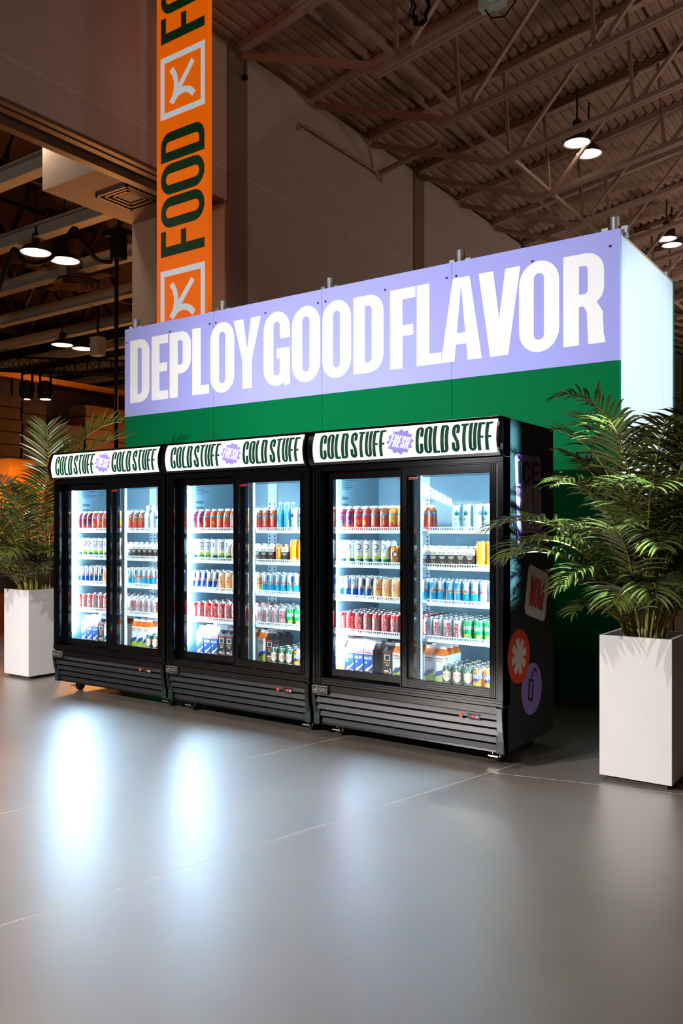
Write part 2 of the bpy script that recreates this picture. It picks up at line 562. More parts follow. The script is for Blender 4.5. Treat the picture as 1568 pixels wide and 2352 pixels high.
def decal_mesh(name, layers, fn, cx=(), cy=()):
    """overlapping strokes of a letter are laid one over the other like paint, each a hair higher"""
    V, F, MI, mats, LIFT = [], [], [], [], []
    for li, (pieces, mname) in enumerate(layers):
        if mname not in mats:
            mats.append(mname)
        mi = mats.index(mname)
        batches = [([p for p in pieces if p[1] is None], 0)] + [([p], 1 + k % 6) for k, p in enumerate(q for q in pieces if q[1] is not None)]
        for batch, lf in batches:
            if not batch:
                continue
            bm = bmesh.new()
            for o, hs in batch:
                loops = [o] + (hs or [])
                flat = [p for lp in loops for p in lp]
                tri = [tuple(range(len(o)))] if hs is None else tessellate_polygon([[Vector((p[0], p[1], 0)) for p in lp] for lp in loops])
                vs = [bm.verts.new((p[0], p[1], 0)) for p in flat]
                for t3 in tri:
                    try:
                        bm.faces.new([vs[i] for i in t3])
                    except ValueError:
                        pass
            for ax, vals in ((0, cx), (1, cy)):
                ext = [v.co[ax] for v in bm.verts]
                for val in vals:
                    if min(ext) < val < max(ext):
                        bmesh.ops.bisect_plane(bm, geom=bm.verts[:] + bm.edges[:] + bm.faces[:], dist=1e-6,
                                               plane_co=(val, 0, 0) if ax == 0 else (0, val, 0), plane_no=(1, 0, 0) if ax == 0 else (0, 1, 0))
            bm.normal_update()
            bm.verts.index_update()
            n = len(V)
            V += [Vector(fn(v.co.x, v.co.y, li)) for v in bm.verts]
            LIFT += [lf] * len(bm.verts)
            for f in bm.faces:
                ids = [n + v.index for v in f.verts]
                if f.normal.z < 0:
                    ids.reverse()
                F.append(ids)
                MI.append(mi)
            bm.free()
    # lift along the surface normal
    N = [Vector((0, 0, 0)) for _ in V]
    for ids in F:
        nn = (V[ids[1]] - V[ids[0]]).cross(V[ids[2]] - V[ids[0]])
        for i in ids:
            N[i] += nn
    for i in range(len(V)):
        if LIFT[i] and N[i].length > 0:
            V[i] = V[i] + N[i].normalized() * (LIFT[i] * LIFT_STEP)
    me = bpy.data.meshes.new(name)
    me.from_pydata([tuple(v) for v in V], [], F)
    for m in mats:
        me.materials.append(M[m])
    me.polygons.foreach_set('material_index', MI)
    me.update()
    return me


LIFT_STEP = 0.00012
_ttxt = {}


def font_pieces_mesh(s, size=1.0, bold=0.0, shear=0.0):
    """2-D triangles of a word in Blender's built-in font: list of (verts, faces), width"""
    key = (s, bold, shear)
    if key not in _ttxt:
        cu = bpy.data.curves.new('print', 'FONT')
        cu.body = s
        cu.offset = bold
        cu.shear = shear
        cu.resolution_u = 2
        ob = bpy.data.objects.new('print', cu)
        COL.objects.link(ob)
        dg = bpy.context.evaluated_depsgraph_get()
        me = bpy.data.meshes.new_from_object(ob.evaluated_get(dg))
        vs = [(v.co.x, v.co.y) for v in me.vertices]
        fs = [list(p.vertices) for p in me.polygons]
        bpy.data.objects.remove(ob)
        bpy.data.curves.remove(cu)
        bpy.data.meshes.remove(me)
        x0, x1 = min(v[0] for v in vs), max(v[0] for v in vs)
        y0, y1 = min(v[1] for v in vs), max(v[1] for v in vs)
        _ttxt[key] = ([((v[0] - x0) / (x1 - x0), (v[1] - y0) / (y1 - y0)) for v in vs], fs)
    vs, fs = _ttxt[key]
    return [([vs[i] for i in f], None) for f in fs]


def word(s, x0, y0, x1, y1, bold=0.0, shear=0.0, vert=False):
    """built-in font word scaled into the box; vert = reading bottom to top"""
    p = font_pieces_mesh(s, bold=bold, shear=shear)
    if vert:
        return tf(p, lambda x, y: (x1 - (x1 - x0) * y, y0 + (y1 - y0) * x))
    return tf(p, lambda x, y: (x0 + (x1 - x0) * x, y0 + (y1 - y0) * y))

# ------------------------------------------------------------------ floor
J = Vector((-0.056, -0.056))
ANG = R(12.4)
E1 = Vector((math.cos(ANG), math.sin(ANG)))
E2 = Vector((math.sin(ANG), math.cos(ANG)))
fl = MB().box(-50, 32, -22, 62, -0.2, -0.0008).build('floor', 'joint_filler')
tag(fl, kind='structure')
sc, tc_ = [-48, -12, -6, -1.262, 0, 6, 36], [-22, -6, 0, 6, 62]
for i in range(len(sc) - 1):
    tj = [t_ for t_ in tc_ if i >= 4 or t_ != 0]
    for j in range(len(tj) - 1):
        g = 0.0035
        c = [(sc[i] + g, tj[j] + g), (sc[i + 1] - g, tj[j] + g), (sc[i + 1] - g, tj[j + 1] - g), (sc[i] + g, tj[j + 1] - g)]
        p = [J + E1 * a + E2 * b for a, b in c]
        b_ = MB().add([(q.x, q.y, z) for z in (-0.0006, 0.0) for q in p], [(3, 2, 1, 0), (4, 5, 6, 7), (0, 1, 5, 4), (1, 2, 6, 5), (2, 3, 7, 6), (3, 0, 4, 7)])
        b_.build('concrete_slab', 'polished_concrete', fl)

# ------------------------------------------------------------------ left wall with its big opening
XW = -8.0
wl = MB()
wl.box(XW - 0.6, XW - 0.012, 6.3, 62, 0, 9.7)
wl.box(XW - 0.6, XW - 0.012, -22, 6.3, 7.12, 9.7)
wl = tag(wl.build('wall_left', 'wall_backing'), kind='structure')


def zdeck(x):
    return 9.86 + 0.153 * (x - XW)


cols = [(6.32, 6.82), (12.62, 13.1), (18.9, 19.4), (25.2, 25.7), (31.5, 32), (37.8, 38.3)]
edges = [-22] + [e for c in cols for e in c] + [62]
for i in range(0, len(edges), 2):
    y0, y1 = edges[i], edges[i + 1]
    zs = (7.02, 7.545) if i == 0 else (0.0, 7.55)
    for (z0, z1) in (zs, (7.553, 9.74)):
        MB().box(XW - 0.012, XW + 0.02, y0, y1, z0 + .001, z1 - .001).build('wall_panel', 'wall_paint', wl)
for i in range(0, len(edges), 2):
    MB().box(XW + .018, XW + .024, edges[i], edges[i + 1], 7.536, 7.560).build('joint_strip', 'wall_joint', wl)
for y0, y1 in cols:
    MB().box(XW - 0.012, XW + 0.05, y0 + .01, y1 - .01, 0, 9.74).build('column', 'column_paint', wl)
MB().box(XW - .6, XW - .02, 6.29, 6.31, 0, 7.0).build('jamb', 'jamb_paint', wl)
# track under the header
tr = MB()
tr.box(XW - .30, XW - .18, -22, 6.28, 6.98, 7.12)
tr.box(XW - .12, XW - .02, -22, 6.28, 6.98, 7.12)
tr.box(XW - .6, XW - .45, -22, 6.28, 6.90, 7.12)
tag(tr.build('trim_1', 'track_metal'), kind='structure')

# bulkhead hanging on the far side of the opening with the jamb wall under it
bk = MB().box(-10.38, XW - .62, 4.353, 6.3, 7.10, 8.9).build('bulkhead', 'wall_paint')
tag(bk, kind='structure')
vt = MB()
for a in (0, .09, .18):
    x0, x1, y0, y1 = -9.75 + a, -8.95 - a, 4.95 + a, 5.75 - a
    for q in ((x0, x1, y0, y0 + .04), (x0, x1, y1 - .04, y1), (x0, x0 + .04, y0, y1), (x1 - .04, x1, y0, y1)):
        vt.box(*q, 7.04 + a * .1, 7.10)
vt.build('air_vent', 'track_metal', bk)
MB().box(-9.5, -9.2, 5.2, 5.5, 7.07, 7.10).build('vent_plate', 'wall_paint', bk)
jw = MB().box(-10.38, -9.75, 6.3, 6.6, 0, 7.10)
jw.box(-9.55, -8.6, 6.3, 6.6, 0, 7.10)
jw.box(-9.75, -9.55, 6.4, 6.6, 0, 7.10)
tag(jw.build('wall_opening', 'jamb_paint'), kind='structure')

# far walls that close the halls
tag(MB().box(XW, 32, 50, 50.3, 0, 16).build('wall_back', 'wall_paint'), kind='structure')

# ------------------------------------------------------------------ ceiling: corrugated deck + roof trusses
cl = MB()
X1R, PER = 26.0, 0.2
nrib = int((X1R - XW) / PER)
prof = []
for i in range(nrib):
    x = XW - .05 + i * PER
    for dx, dz in ((0, 0), (.09, 0), (.115, .05), (.175, .05)):
        prof.append((x + dx, zdeck(x + dx) + dz))
vv = [(x, y, z) for y in (-22.0, 50.0) for x, z in prof]
npf = len(prof)
cl.add(vv, [(i, i + npf, i + npf + 1, i + 1) for i in range(npf - 1)])
ceil = tag(cl.build('ceiling', 'deck_paint'), kind='structure')


def chord_z(x):
    return 8.47 + 0.155 * (x + 4.96)


XB0, XB1 = -5.05, 25.0
tr_y = [6.645 + 2.06 * k for k in range(-8, 21)]
chord_mb = MB()
zt = lambda x: zdeck(x) - 0.07
chord_mb.beam((XW + .05, 0, zt(XW)), (XB1, 0, zt(XB1)), .16, .13)
me_top = chord_mb.mesh('top_chord', 'steel_paint')
b_ = MB()
b_.beam((XB0 - .1, -.045, chord_z(XB0)), (XB1, -.045, chord_z(XB1)), .07, .09)
b_.beam((XB0 - .1, .045, chord_z(XB0)), (XB1, .045, chord_z(XB1)), .07, .09)
me_bot = b_.mesh('bottom_chord', 'steel_paint')
me_strut = MB().beam((XW + .1, 0, 9.62), (XB0 + .1, 0, chord_z(XB0) + .04), .09, .11).mesh('strut', 'steel_paint')
XN = [-4.75 + 2.35 * i for i in range(13)]
web_me = []
for i, x in enumerate(XN[:6]):
    web_me.append(MB().beam((x, 0, chord_z(x)), (x - .12, 0, zt(x - .12)), .06, .06).mesh('web_member', 'steel_paint'))
    web_me.append(MB().beam((x + .05, 0, chord_z(x + .05)), (x + 1.9, 0, zt(x + 1.9)), .08, .06).mesh('web_member', 'steel_paint'))
far = MB()
for x in XN[6:]:
    far.beam((x, 0, chord_z(x)), (x - .12, 0, zt(x)), .06, .06)
    far.beam((x + .05, 0, chord_z(x + .05)), (x + 1.9, 0, zt(x + 1.9)), .08, .06)
me_far = far.mesh('web_members', 'steel_paint')
for k, y in enumerate(tr_y):
    t = link('roof_truss', me_top, ceil, (0, y, 0))
    link('bottom_chord', me_bot, t)
    link('strut', me_strut, t)
    if 5 <= k < 20:
        for w in web_me:
            link('web_member', w, t)
    else:
        for w in web_me[:4]:
            link('web_member', w, t)
    tag(link('web_members', me_far, t), kind='stuff')
# bridging lines along the hall
for x, z in ((XN[0], chord_z(XN[0]) + .06), (XN[2], chord_z(XN[2]) + .06), (XN[4], chord_z(XN[4]) + .06)):
    MB().beam((x, -12, z), (x, 49, z), .07, .07).build('bridging_bar', 'steel_paint', ceil)
for x in (-6.5, -2.2, 1.4, 5.0, 9.0):
    MB().beam((x, -12, zt(x) - .06), (x, 49, zt(x) - .06), .06, .06).build('bridging_bar', 'steel_paint', ceil)

# sprinkler pipe with its red fitting, wall conduit, cable coil, access point
pp = MB()
py = 7.7
pp.tube([(-6.6, py, zt(-6.6) - .75), (14, py, zt(14) - .75)], .075, 10)
sp = pp.build('sprinkler_pipe', 'pipe_paint', None, True)
tag(sp, 'long painted pipe running under the roof deck between two trusses', 'pipe')
for x in (0.1, 0.75):
    MB().tube([(x, py, zt(x) - .75), (x + .08, py, zt(x + .08) - .75)], .1, 10).build('coupling', 'red_fitting', sp, True)
for x in (-5, -2, 1, 4, 7):
    MB().beam((x, py, zt(x) - .7), (x, py, zt(x)), .025).build('hanger', 'steel_paint', sp)
cd = MB().tube([(XW + .06, 8.25, 8.98), (XW + .16, 8.35, 9.05), (XW + .16, 11.0, 9.05), (XW + .1, 11.15, 8.95)], .028, 8)
cd.tube([(XW + .16, 10.95, 9.05), (XW + 1.6, 11.0, 9.35)], .06, 8)
tag(cd.build('wall_conduit', 'steel_paint', None, True), 'thin painted conduit running along the top of the grey wall', 'conduit')
cc = MB()
for j, (rx_, rz_) in enumerate(((.13, .33), (.115, .30), (.15, .35))):
    cc.tube([(-4.25 + rx_ * math.cos(a * .35) + .03 * math.sin(3 * a), 6.5 - .03 * j, 9.15 + rz_ * math.sin(a * .35)) for a in range(19)], .014, 5)
tag(cc.build('cable_coil', 'cable_black', None, True), 'coil of black cable hanging on a roof truss', 'cable')
ap = MB().box(-3.28, -2.92, 6.40, 6.56, 8.66, 8.86).build('access_point', 'box_white')
tag(ap, 'small white equipment box with green light fixed to a roof truss', 'box')
MB().box(-3.1, -3.07, 6.385, 6.40, 8.74, 8.77).build('indicator', 'led_green', ap)
MB().tube([(-3.2, 6.45, 8.66), (-3.1, 6.43, 8.5), (-2.9, 6.43, 8.45), (-2.75, 6.45, 8.6), (-2.7, 6.5, 8.95)], .012, 5).build('cord', 'cable_black', ap)
hk = MB().tube([(XW + .1, 6.68, 9.62), (XW + .12, 6.66, 9.3)], .012, 5)
hk.lathe([(.0, -.05), (.05, -.03), (.05, .03), (0, .05)], 8, None, (XW + .12, 6.66, 9.25))
tag(hk.build('wall_hook', 'cable_black'), 'small dark hook hanging at the top of the near column', 'hook')


# ------------------------------------------------------------------ high bay lamps
def high_bay(loc, label, group, drop, glow='lamp_glow', rr_=.27):
    t = empty('high_bay_lamp', loc)
    tag(t, label, 'lamp', group)
    MB().lathe([(rr_, 0), (rr_ * .97, .03), (rr_ * .75, .14), (.10, .24), (.09, .46), (.05, .5), (0, .5)], 20, caps=False).build('reflector', 'lamp_body', t, True)
    MB().lathe([(0, .03), (rr_ * .93, .02), (rr_ * .93, .03)], 20, caps=False).build('lens', glow, t)
    MB().tube([(0, 0, .48), (0, 0, .48 + drop)], .02, 6).build('stem', 'lamp_body', t)
    return t


names = ['near left lamp of the far pair', '']
for (x, y, z), lb in (((-4.06, 12.57, 9.3), 'dome lamp under the grey roof, left one of the nearer lit pair'),
                      ((-4.03, 13.2, 9.3), 'dome lamp under the grey roof, right one of the nearer lit pair'),
                      ((-4.05, 19.55, 9.3), 'dome lamp under the grey roof, left one of the farther lit pair'),
                      ((-4.06, 20.15, 9.3), 'dome lamp under the grey roof, right one of the farther lit pair')):
    high_bay((x, y, z), lb, 'dome lamps under the main roof', zdeck(x) - z - .56)
for (x, y, z), lb, rad in (((-10.72, 4.22, 8.2), 'dome lamp in the side hall shining on the pale bulkhead', .30),
                           ((-10.75, 3.50, 8.2), 'dome lamp in the side hall cut by the picture edge', .30),
                           ((-16.07, 8.18, 8.15), 'side hall dome lamp under the droop of the black cable, left of its pair', .38),
                           ((-16.02, 8.98, 8.15), 'side hall dome lamp under the droop of the black cable, right of its pair', .38),
                           ((-24.27, 15.0, 8.15), 'side hall dome lamp just above the black truss, left of its pair', .40),
                           ((-24.2, 15.85, 8.15), 'side hall dome lamp just above the black truss, right of its pair', .40)):
    high_bay((x, y, z), lb, 'dome lamps in the side hall', 10.58 - z - .48, 'lamp_glow_warm', rad)
lamp('lamp_beam', 'SPOT', (-10.72, 4.15, 8.12), (-9.7, 4.4, 7.2), 60, (1.0, .80, .58), spot_size=R(150), spot_blend=.8, shadow_soft_size=.15)

# ------------------------------------------------------------------ side hall beyond the opening
sd = MB().box(-50, XW - .6, -22, 50, 10.6, 10.8).build('ceiling_side', 'dark_deck')
tag(sd, kind='structure')
for k in range(-3, 15):
    y = 5.9 + 2.33 * k
    bm_ = MB()
    bm_.box(-49, XW - .62, y - .14, y + .14, 8.5, 8.53)
    bm_.box(-49, XW - .62, y - .02, y + .02, 8.53, 8.82)
    bm_.box(-49, XW - .62, y - .14, y + .14, 8.82, 8.85)
    o = bm_.build('roof_beam', 'beam_white', sd)
    if k < 10:
        for i in range(9):
            x = -11 - i * 3.2
            MB().beam((x, y, 8.85), (x - 1.5, y, 10.6), .1, .1).build('brace', 'dark_wood', o)
            MB().beam((x - 1.5, y, 10.6), (x - 3.0, y, 8.85), .1, .1).build('brace', 'dark_wood', o)
for x in (-14, -20, -27):
    MB().box(x - .06, x + .06, -15, 49, 8.9, 9.1).build('cross_beam', 'dark_wood', sd)
MB().box(-22, -19, 4, 13, 9.3, 10.4).build('air_duct', 'brown_wood', sd)
tag(MB().box(-50.3, -50, -22, 50, 0, 10.8).build('wall_far', 'dark_wood'), kind='structure')
tag(MB().box(-50, XW, 50, 50.3, 0, 10.8).build('wall_side_hall', 'dark_wood'), kind='structure')
# tiers of dark timber boxes at the end of the side hall
pw = MB().box(-26.6, -26.2, 6.5, 49.9, 0, 7.0).build('wall_partition', 'dark_wood')
tag(pw, kind='structure')
for k in range(14):
    MB().box(-26.2, -26.12, 7 + k * 2.4, 7.25 + k * 2.4, 0, 7.0).build('wall_post', 'dark_wood', pw)
tag(MB().box(-26.3, -26.0, 6.5, 49.9, 7.02, 7.24).build('trim_2', 'booth_orange'), kind='structure')  # amber light on this ledge is put into its orange colour
ORDS = ['first', 'second', 'third', 'fourth', 'fifth', 'sixth', 'seventh', 'eighth', 'ninth', 'tenth', 'eleventh', 'twelfth',
        'thirteenth', 'fourteenth', 'fifteenth', 'sixteenth', 'seventeenth', 'eighteenth', 'nineteenth', 'twentieth']
TL = ['dark timber stand in the side hall, the one cut by the picture edge', 'dark brown timber stand above the amber booth in the side hall',
      'low dark timber stand behind the big fan of the far palm', 'pale brown timber stand beside the edge of the sign tower']
for (y0, y1, h, mi), lb in zip(((11.0, 13.42, 6.1, 'brown_wood'), (13.5, 14.45, 5.95, 'dark_wood'), (14.55, 16.1, 5.3, 'dark_wood'), (16.2, 21.0, 6.15, 'brown_wood')), TL):
    t = empty('timber_stand', (-25.0, (y0 + y1) / 2, 0))
    tag(t, lb, 'stand', 'dark timber stands in the side hall')
    ln = y1 - y0
    nb = int(h / .42)
    for q_ in range(nb):
        z0 = h * q_ / nb
        MB().box(-.5 - .03 * (q_ % 3), .5 + .03 * (q_ % 3), -ln / 2, ln / 2, z0 + .02, z0 + h / nb - .02).build('board', mi, t)
    MB().box(-.45, .45, -ln / 2 + .06, ln / 2 - .06, 0, h - .05).build('core', 'slot_black', t)

# amber lit booth behind the far palm
ob = empty('amber_booth', (-8.5, 2.2, 0))
tag(ob, 'low amber lit booth of orange panels behind the far palm', 'booth')
MB().box(-.06, .0, -3.2, .86, 0.02, 1.99).build('front_panel', 'booth_orange', ob)
MB().box(-.36, -.12, .38, 1.5, 0.02, 2.12).build('tall_panel', 'booth_orange', ob)
MB().box(-.42, -.04, .32, 1.56, 2.12, 2.35).build('top_rail', 'booth_orange', ob)
ct = MB().box(.35, .85, -1.6, .75, 1.08, 1.16)
ct.box(.40, .80, -1.5, .70, .55, 1.08)
for y in (-1.5, .62):
    ct.box(.4, .48, y, y + .08, 0, .55).box(.72, .8, y, y + .08, 0, .55)
ct.build('counter', 'dark_wood', ob)
MB().lathe([(0, 0), (.045, .02), (.05, .07), (.03, .11), (.0, .12)], 12, None, (.55, .22, 1.50)).build('bulb', 'lamp_glow_warm', ob, True)
MB().tube([(.55, .22, 1.16), (.55, .22, 1.5)], .02, 6).build('bulb_stand', 'lamp_body', ob)
lamp('booth_light', 'SPOT', (-7.55, 1.9, 1.9), (-8.5, 2.35, 1.35), 110, (1.0, .55, .12), shadow_soft_size=.1, spot_size=R(110), spot_blend=.6)

# black lighting truss with two stage heads, power cable, chain hoist
lt = empty('lighting_truss', (0, 0, 0))
tag(lt, 'black lattice lighting truss hanging across the side hall', 'truss')
A, B = Vector((-22.5, 10.2, 6.55)), Vector((-15.6, 11.4, 5.75))
A = A + (A - B) * .25
B = B + (B - A) * .3
up, sd_ = Vector((0, 0, .2)), (B - A).cross(Vector((0, 0, 1))).normalized() * .2
ch = [A + up, B + up, A - up + sd_, B - up + sd_, A - up - sd_, B - up - sd_]
for i in (0, 2, 4):
    MB().tube([ch[i], ch[i + 1]], .035, 6).build('chord', 'cable_black', lt)
lc = MB()
NS = 26
for i in range(NS):
    f0, f1 = i / NS, (i + .5) / NS
    f2 = (i + 1) / NS
    for a, b in ((0, 2), (0, 4), (2, 4)):
        p0, p1, p2 = ch[a].lerp(ch[a + 1], f0), ch[b].lerp(ch[b + 1], f1), ch[a].lerp(ch[a + 1], f2)
        lc.beam(p0, p1, .022)
        lc.beam(p1, p2, .022)
tag(lc.build('lattice', 'cable_black', lt), kind='stuff')
for (x, y, z), g, lb in (((-20.0, 10.62, 5.25), .085, 'black stage spotlight with small round lens hung under the lighting truss'),
                         ((-19.3, 10.75, 5.20), .15, 'black stage spotlight with wide oval lens hung under the lighting truss')):
    t = empty('stage_spotlight', (x, y, z))
    tag(t, lb, 'spotlight', 'stage spotlights')
    MB().lathe([(g * 1.25, -.02), (.2, .05), (.24, .25), (.2, .45), (.08, .52)], 16).build('housing', 'cable_black', t, True)
    MB().lathe([(0, -.03), (g, -.028), (g, -.02)], 16).build('lens', 'lamp_glow_warm', t)
    MB().beam((-.25, 0, .25), (-.25, 0, .75), .05).beam((.25, 0, .25), (.25, 0, .75), .05).beam((-.25, 0, .75), (.25, 0, .75), .05).build('yoke', 'cable_black', t)

cp = [(-12.5, 4.72, 5.4), (-12.5, 4.923, 5.991), (-12.5, 5.088, 6.446), (-12.5, 5.227, 6.758), (-12.5, 5.435, 6.578), (-12.5, 5.726, 6.602), (-12.5, 6.076, 6.833), (-12.5, 6.386, 7.269), (-12.5, 6.62, 7.568), (-12.5, 6.836, 7.306), (-12.5, 7.204, 7.067), (-12.5, 7.56, 7.12)]


def catmull(pts, n=8):
    pts = [Vector(p) for p in pts]
    out = []
    for i in range(len(pts) - 1):
        p0, p1, p2, p3 = pts[max(i - 1, 0)], pts[i], pts[i + 1], pts[min(i + 2, len(pts) - 1)]
        for k in range(n):
            t = k / n
            out.append(.5 * ((2 * p1) + (p2 - p0) * t + (2 * p0 - 5 * p1 + 4 * p2 - p3) * t * t + (3 * p1 - p0 - 3 * p2 + p3) * t ** 3))
    return out + [pts[-1]]


cb_ = MB().tube(catmull(cp), .045, 6)
tag(cb_.build('power_cable', 'cable_black', None, True), 'thick black cable drooping in swags below the side hall beams', 'cable')
hoist = empty('chain_hoist', (-12.5, 7.75, 0))
tag(hoist, 'black chain hoist with a cable dropping down behind the sign tower', 'hoist')
MB().box(-.13, .13, -.12, .12, 7.22, 7.72).build('motor', 'cable_black', hoist)
MB().box(-.26, .26, -.2, .2, 7.72, 7.84).build('bracket', 'cable_black', hoist)
MB().tube([(0, 0, 7.84), (0, 0, 10.55)], .02, 6).build('hook_chain', 'cable_black', hoist)
MB().tube([(-.05, 0, .0), (-.08, 0, 4), (-.06, 0, 7.22)], .045, 6).build('drop_cable', 'cable_black', hoist)
dz = empty('ceiling_diffuser', (-17.62, 10.6, 8.2))
tag(dz, 'round air diffuser of concentric rings below the side hall roof', 'diffuser')
for rr0 in (.66, .5, .34, .18):
    MB().lathe([(rr0, 0), (rr0 - .02, .0), (rr0 - .12, .12 + (.66 - rr0) * .2), (rr0 - .1, .13 + (.66 - rr0) * .2)], 28, caps=False).build('ring', 'brown_wood', dz, True)
MB().tube([(0, 0, .1), (0, 0, 1.2)], .3, 14).build('neck', 'brown_wood', dz)
tag(MB().box(-40, -16, 18.9, 19.1, 6.0, 6.2).build('trim_2', 'booth_orange'), kind='structure')  # ledge coloured orange to stand in for the amber light on it
pa = MB().box(-20.4, -20.0, 13.2, 13.5, 7.0, 7.6).build('hanging_speaker', 'box_white')
tag(pa, 'small pale speaker box hanging near the black truss', 'speaker')
MB().beam((-20.2, 13.35, 7.6), (-20.2, 13.35, 10.6), .05).build('bracket', 'cable_black', pa)

# ------------------------------------------------------------------ orange column banner
bn = empty('column_banner', (-7.2, 4.54, 0))
tag(bn, 'tall orange banner column lettered in dark green beside the grey wall', 'banner')
BX, BY = -7.2, 4.54
off = (-BX, -BY, 0)
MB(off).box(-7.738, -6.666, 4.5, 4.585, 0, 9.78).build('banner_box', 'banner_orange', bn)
for z0 in (2.265 - .01, 5.482, 8.709):
    zz, ltr = z0, []
    for ch_, hgt in (('F', .385), ('O', .46), ('O', .46), ('D', .44)):
        g = glyph(ch_, hgt, .145, .12)
        if z0 > 6 and zz > 9.3:
            break
        ltr += tf(g, lambda x, y, zz=zz: (-6.728 - y * .917, zz + x))
        zz += hgt + .04
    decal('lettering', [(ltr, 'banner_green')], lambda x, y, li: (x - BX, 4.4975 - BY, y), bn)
for z0 in (1.108, 4.335, 7.565):
    sqr = []
    sqr.append((rect(-7.652, z0, -6.722, z0 + .935), [rect(-7.568, z0 + .09, -6.806, z0 + .845)]))
    k = lambda pts: [(q.x, q.y + z0 - 7.565) for q in (catmull([(x, z, 0) for x, z in pts], 5) if len(pts) > 2 else [Vector((x, z, 0)) for x, z in pts])]
    sqr.append((stroke(k([(-7.42, 8.285), (-7.345, 8.17), (-7.318, 8.03), (-7.345, 7.89), (-7.425, 7.775)]), .088), []))
    sqr.append((stroke(k([(-6.965, 8.29), (-7.30, 7.915)]), .088), []))
    sqr.append((stroke(k([(-7.40, 7.785), (-7.30, 7.875), (-7.17, 7.905), (-7.04, 7.87), (-6.945, 7.785)]), .092), []))
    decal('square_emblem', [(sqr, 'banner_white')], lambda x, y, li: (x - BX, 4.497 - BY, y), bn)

# ------------------------------------------------------------------ sign tower behind the coolers
TX, TY = -2.75, 2.8
tw = empty('sign_tower', (TX, TY, 0))
tag(tw, 'long box wall with purple top band over green panels behind the coolers', 'sign')
offT = (-TX, -TY, 0)
seams = [-5.535, -4.156, -2.755, -1.383, 0.035]
for a, b in zip(seams[:-1], seams[1:]):
    MB(offT).box(a + .002, b - .002, 2.008, 2.03, 2.632, 3.622).build('purple_panel', 'purple_panel', tw)
    MB(offT).box(a + .002, b - .002, 2.008, 2.03, 0.03, 2.630).build('green_panel', 'green_panel', tw)
MB(offT).box(-5.53, 0.03, 2.03, 2.06, .02, 3.60).build('backing', 'panel_edge', tw)
for x in (-5.53, -.005):
    MB(offT).box(x, x + .035, 2.01, 2.03, .03, 3.62).build('edge_trim', 'panel_edge', tw) if x > -1 else None
# right flank: ribbed white sheet, thin back wall and left flank
rb = MB(offT)
nr = 34
y0, y1 = 2.03, 3.55
vs, fs = [], []
for i in range(nr * 2 + 1):
    y = y0 + (y1 - y0) * i / (nr * 2)
    xo = 0.036 + (.004 if i % 2 else 0)
    vs += [(xo, y, .03), (xo, y, 3.575)]
for i in range(nr * 2):
    fs.append((2 * i, 2 * i + 2, 2 * i + 3, 2 * i + 1))
rb.add(vs, fs)
rb.build('flank_sheet', 'corrugated_white', tw)
MB(offT).box(0.0, .034, 2.03, 3.55, .03, 3.60).build('flank_board', 'panel_edge', tw)
MB(offT).box(-5.53, 0.04, 3.55, 3.58, .03, 3.60).build('back_panel', 'green_panel', tw)
MB(offT).box(-5.53, -5.5, 2.06, 3.55, .03, 3.60).build('left_flank', 'corrugated_white', tw)
# galvanised posts with clamps showing above the top edge
for x in (-5.44, -4.10, -2.72, -1.345, -.03):
    MB(offT).tube([(x, 2.10, .03), (x, 2.10, 3.74)], .035, 14).build('post', 'galvanised', tw, True)
    c_ = MB(offT).box(x - .10, x - .05, 2.08, 2.12, 3.58, 3.67).box(x + .05, x + .10, 2.08, 2.12, 3.58, 3.66)
    c_.box(x - .10, x + .10, 2.06, 2.09, 3.60, 3.63)
    c_.build('clamp', 'galvanised', tw)
MB(offT).tube([(-.03, 3.50, .03), (-.03, 3.50, 3.67)], .035, 14).build('post', 'galvanised', tw, True)
sc_ = MB(offT)
for x, z in ((-5.50, 3.47), (-4.80, 3.50), (-4.21, 3.50), (-4.12, 3.50), (-3.45, 3.5), (-2.80, 3.50), (-2.71, 3.50), (-2.05, 3.5), (-1.43, 3.5), (-1.34, 3.5), (-.66, 3.5), (-.04, 3.5)):
    sc_.box(x - .008, x + .008, 2.003, 2.009, z - .008, z + .008)
tag(sc_.build('screw_heads', 'screw_dark', tw), kind='stuff')
spans = {'DEPLOY': [(-5.442, -5.123), (-5.089, -4.827), (-4.805, -4.481), (-4.463, -4.218), (-4.2, -3.862), (-3.872, -3.508)],
         'GOOD': [(-3.472, -3.139), (-3.113, -2.773), (-2.749, -2.418), (-2.393, -2.066)],
         'FLAVOR': [(-1.996, -1.737), (-1.724, -1.481), (-1.485, -1.103), (-1.132, -.762), (-.774, -.437), (-.405, -.085)]}
for wd_, sp_ in spans.items():
    lay = []
    for chh, (a, b) in zip(wd_, sp_):
        wu = (b - a) / .70
        ov = .012 if chh in 'OGC' else 0
        lay += tf(glyph(chh, wu, .180, .135), lambda x, y, a=a, ov=ov: (a + x * .70, 2.779 - ov + y * (.703 + 2 * ov)))
    decal('lettering', [(lay, 'panel_letter')], lambda x, y, li: (x - TX, 2.0065 - TY, y), tw)

# ------------------------------------------------------------------ coolers
W, DEP = 1.33, 0.745
XR = [0.0, -1.358, -2.712]           # right edges: stickered end cooler, middle, far
OC = (-W / 2, -.37, 0)               # local meshes are written with x 0..W, y 0..DEP


def hy(z):
    """front of the bulging header"""
    k = (z - 1.868) / .115
    return -.070 + .035 * k * k


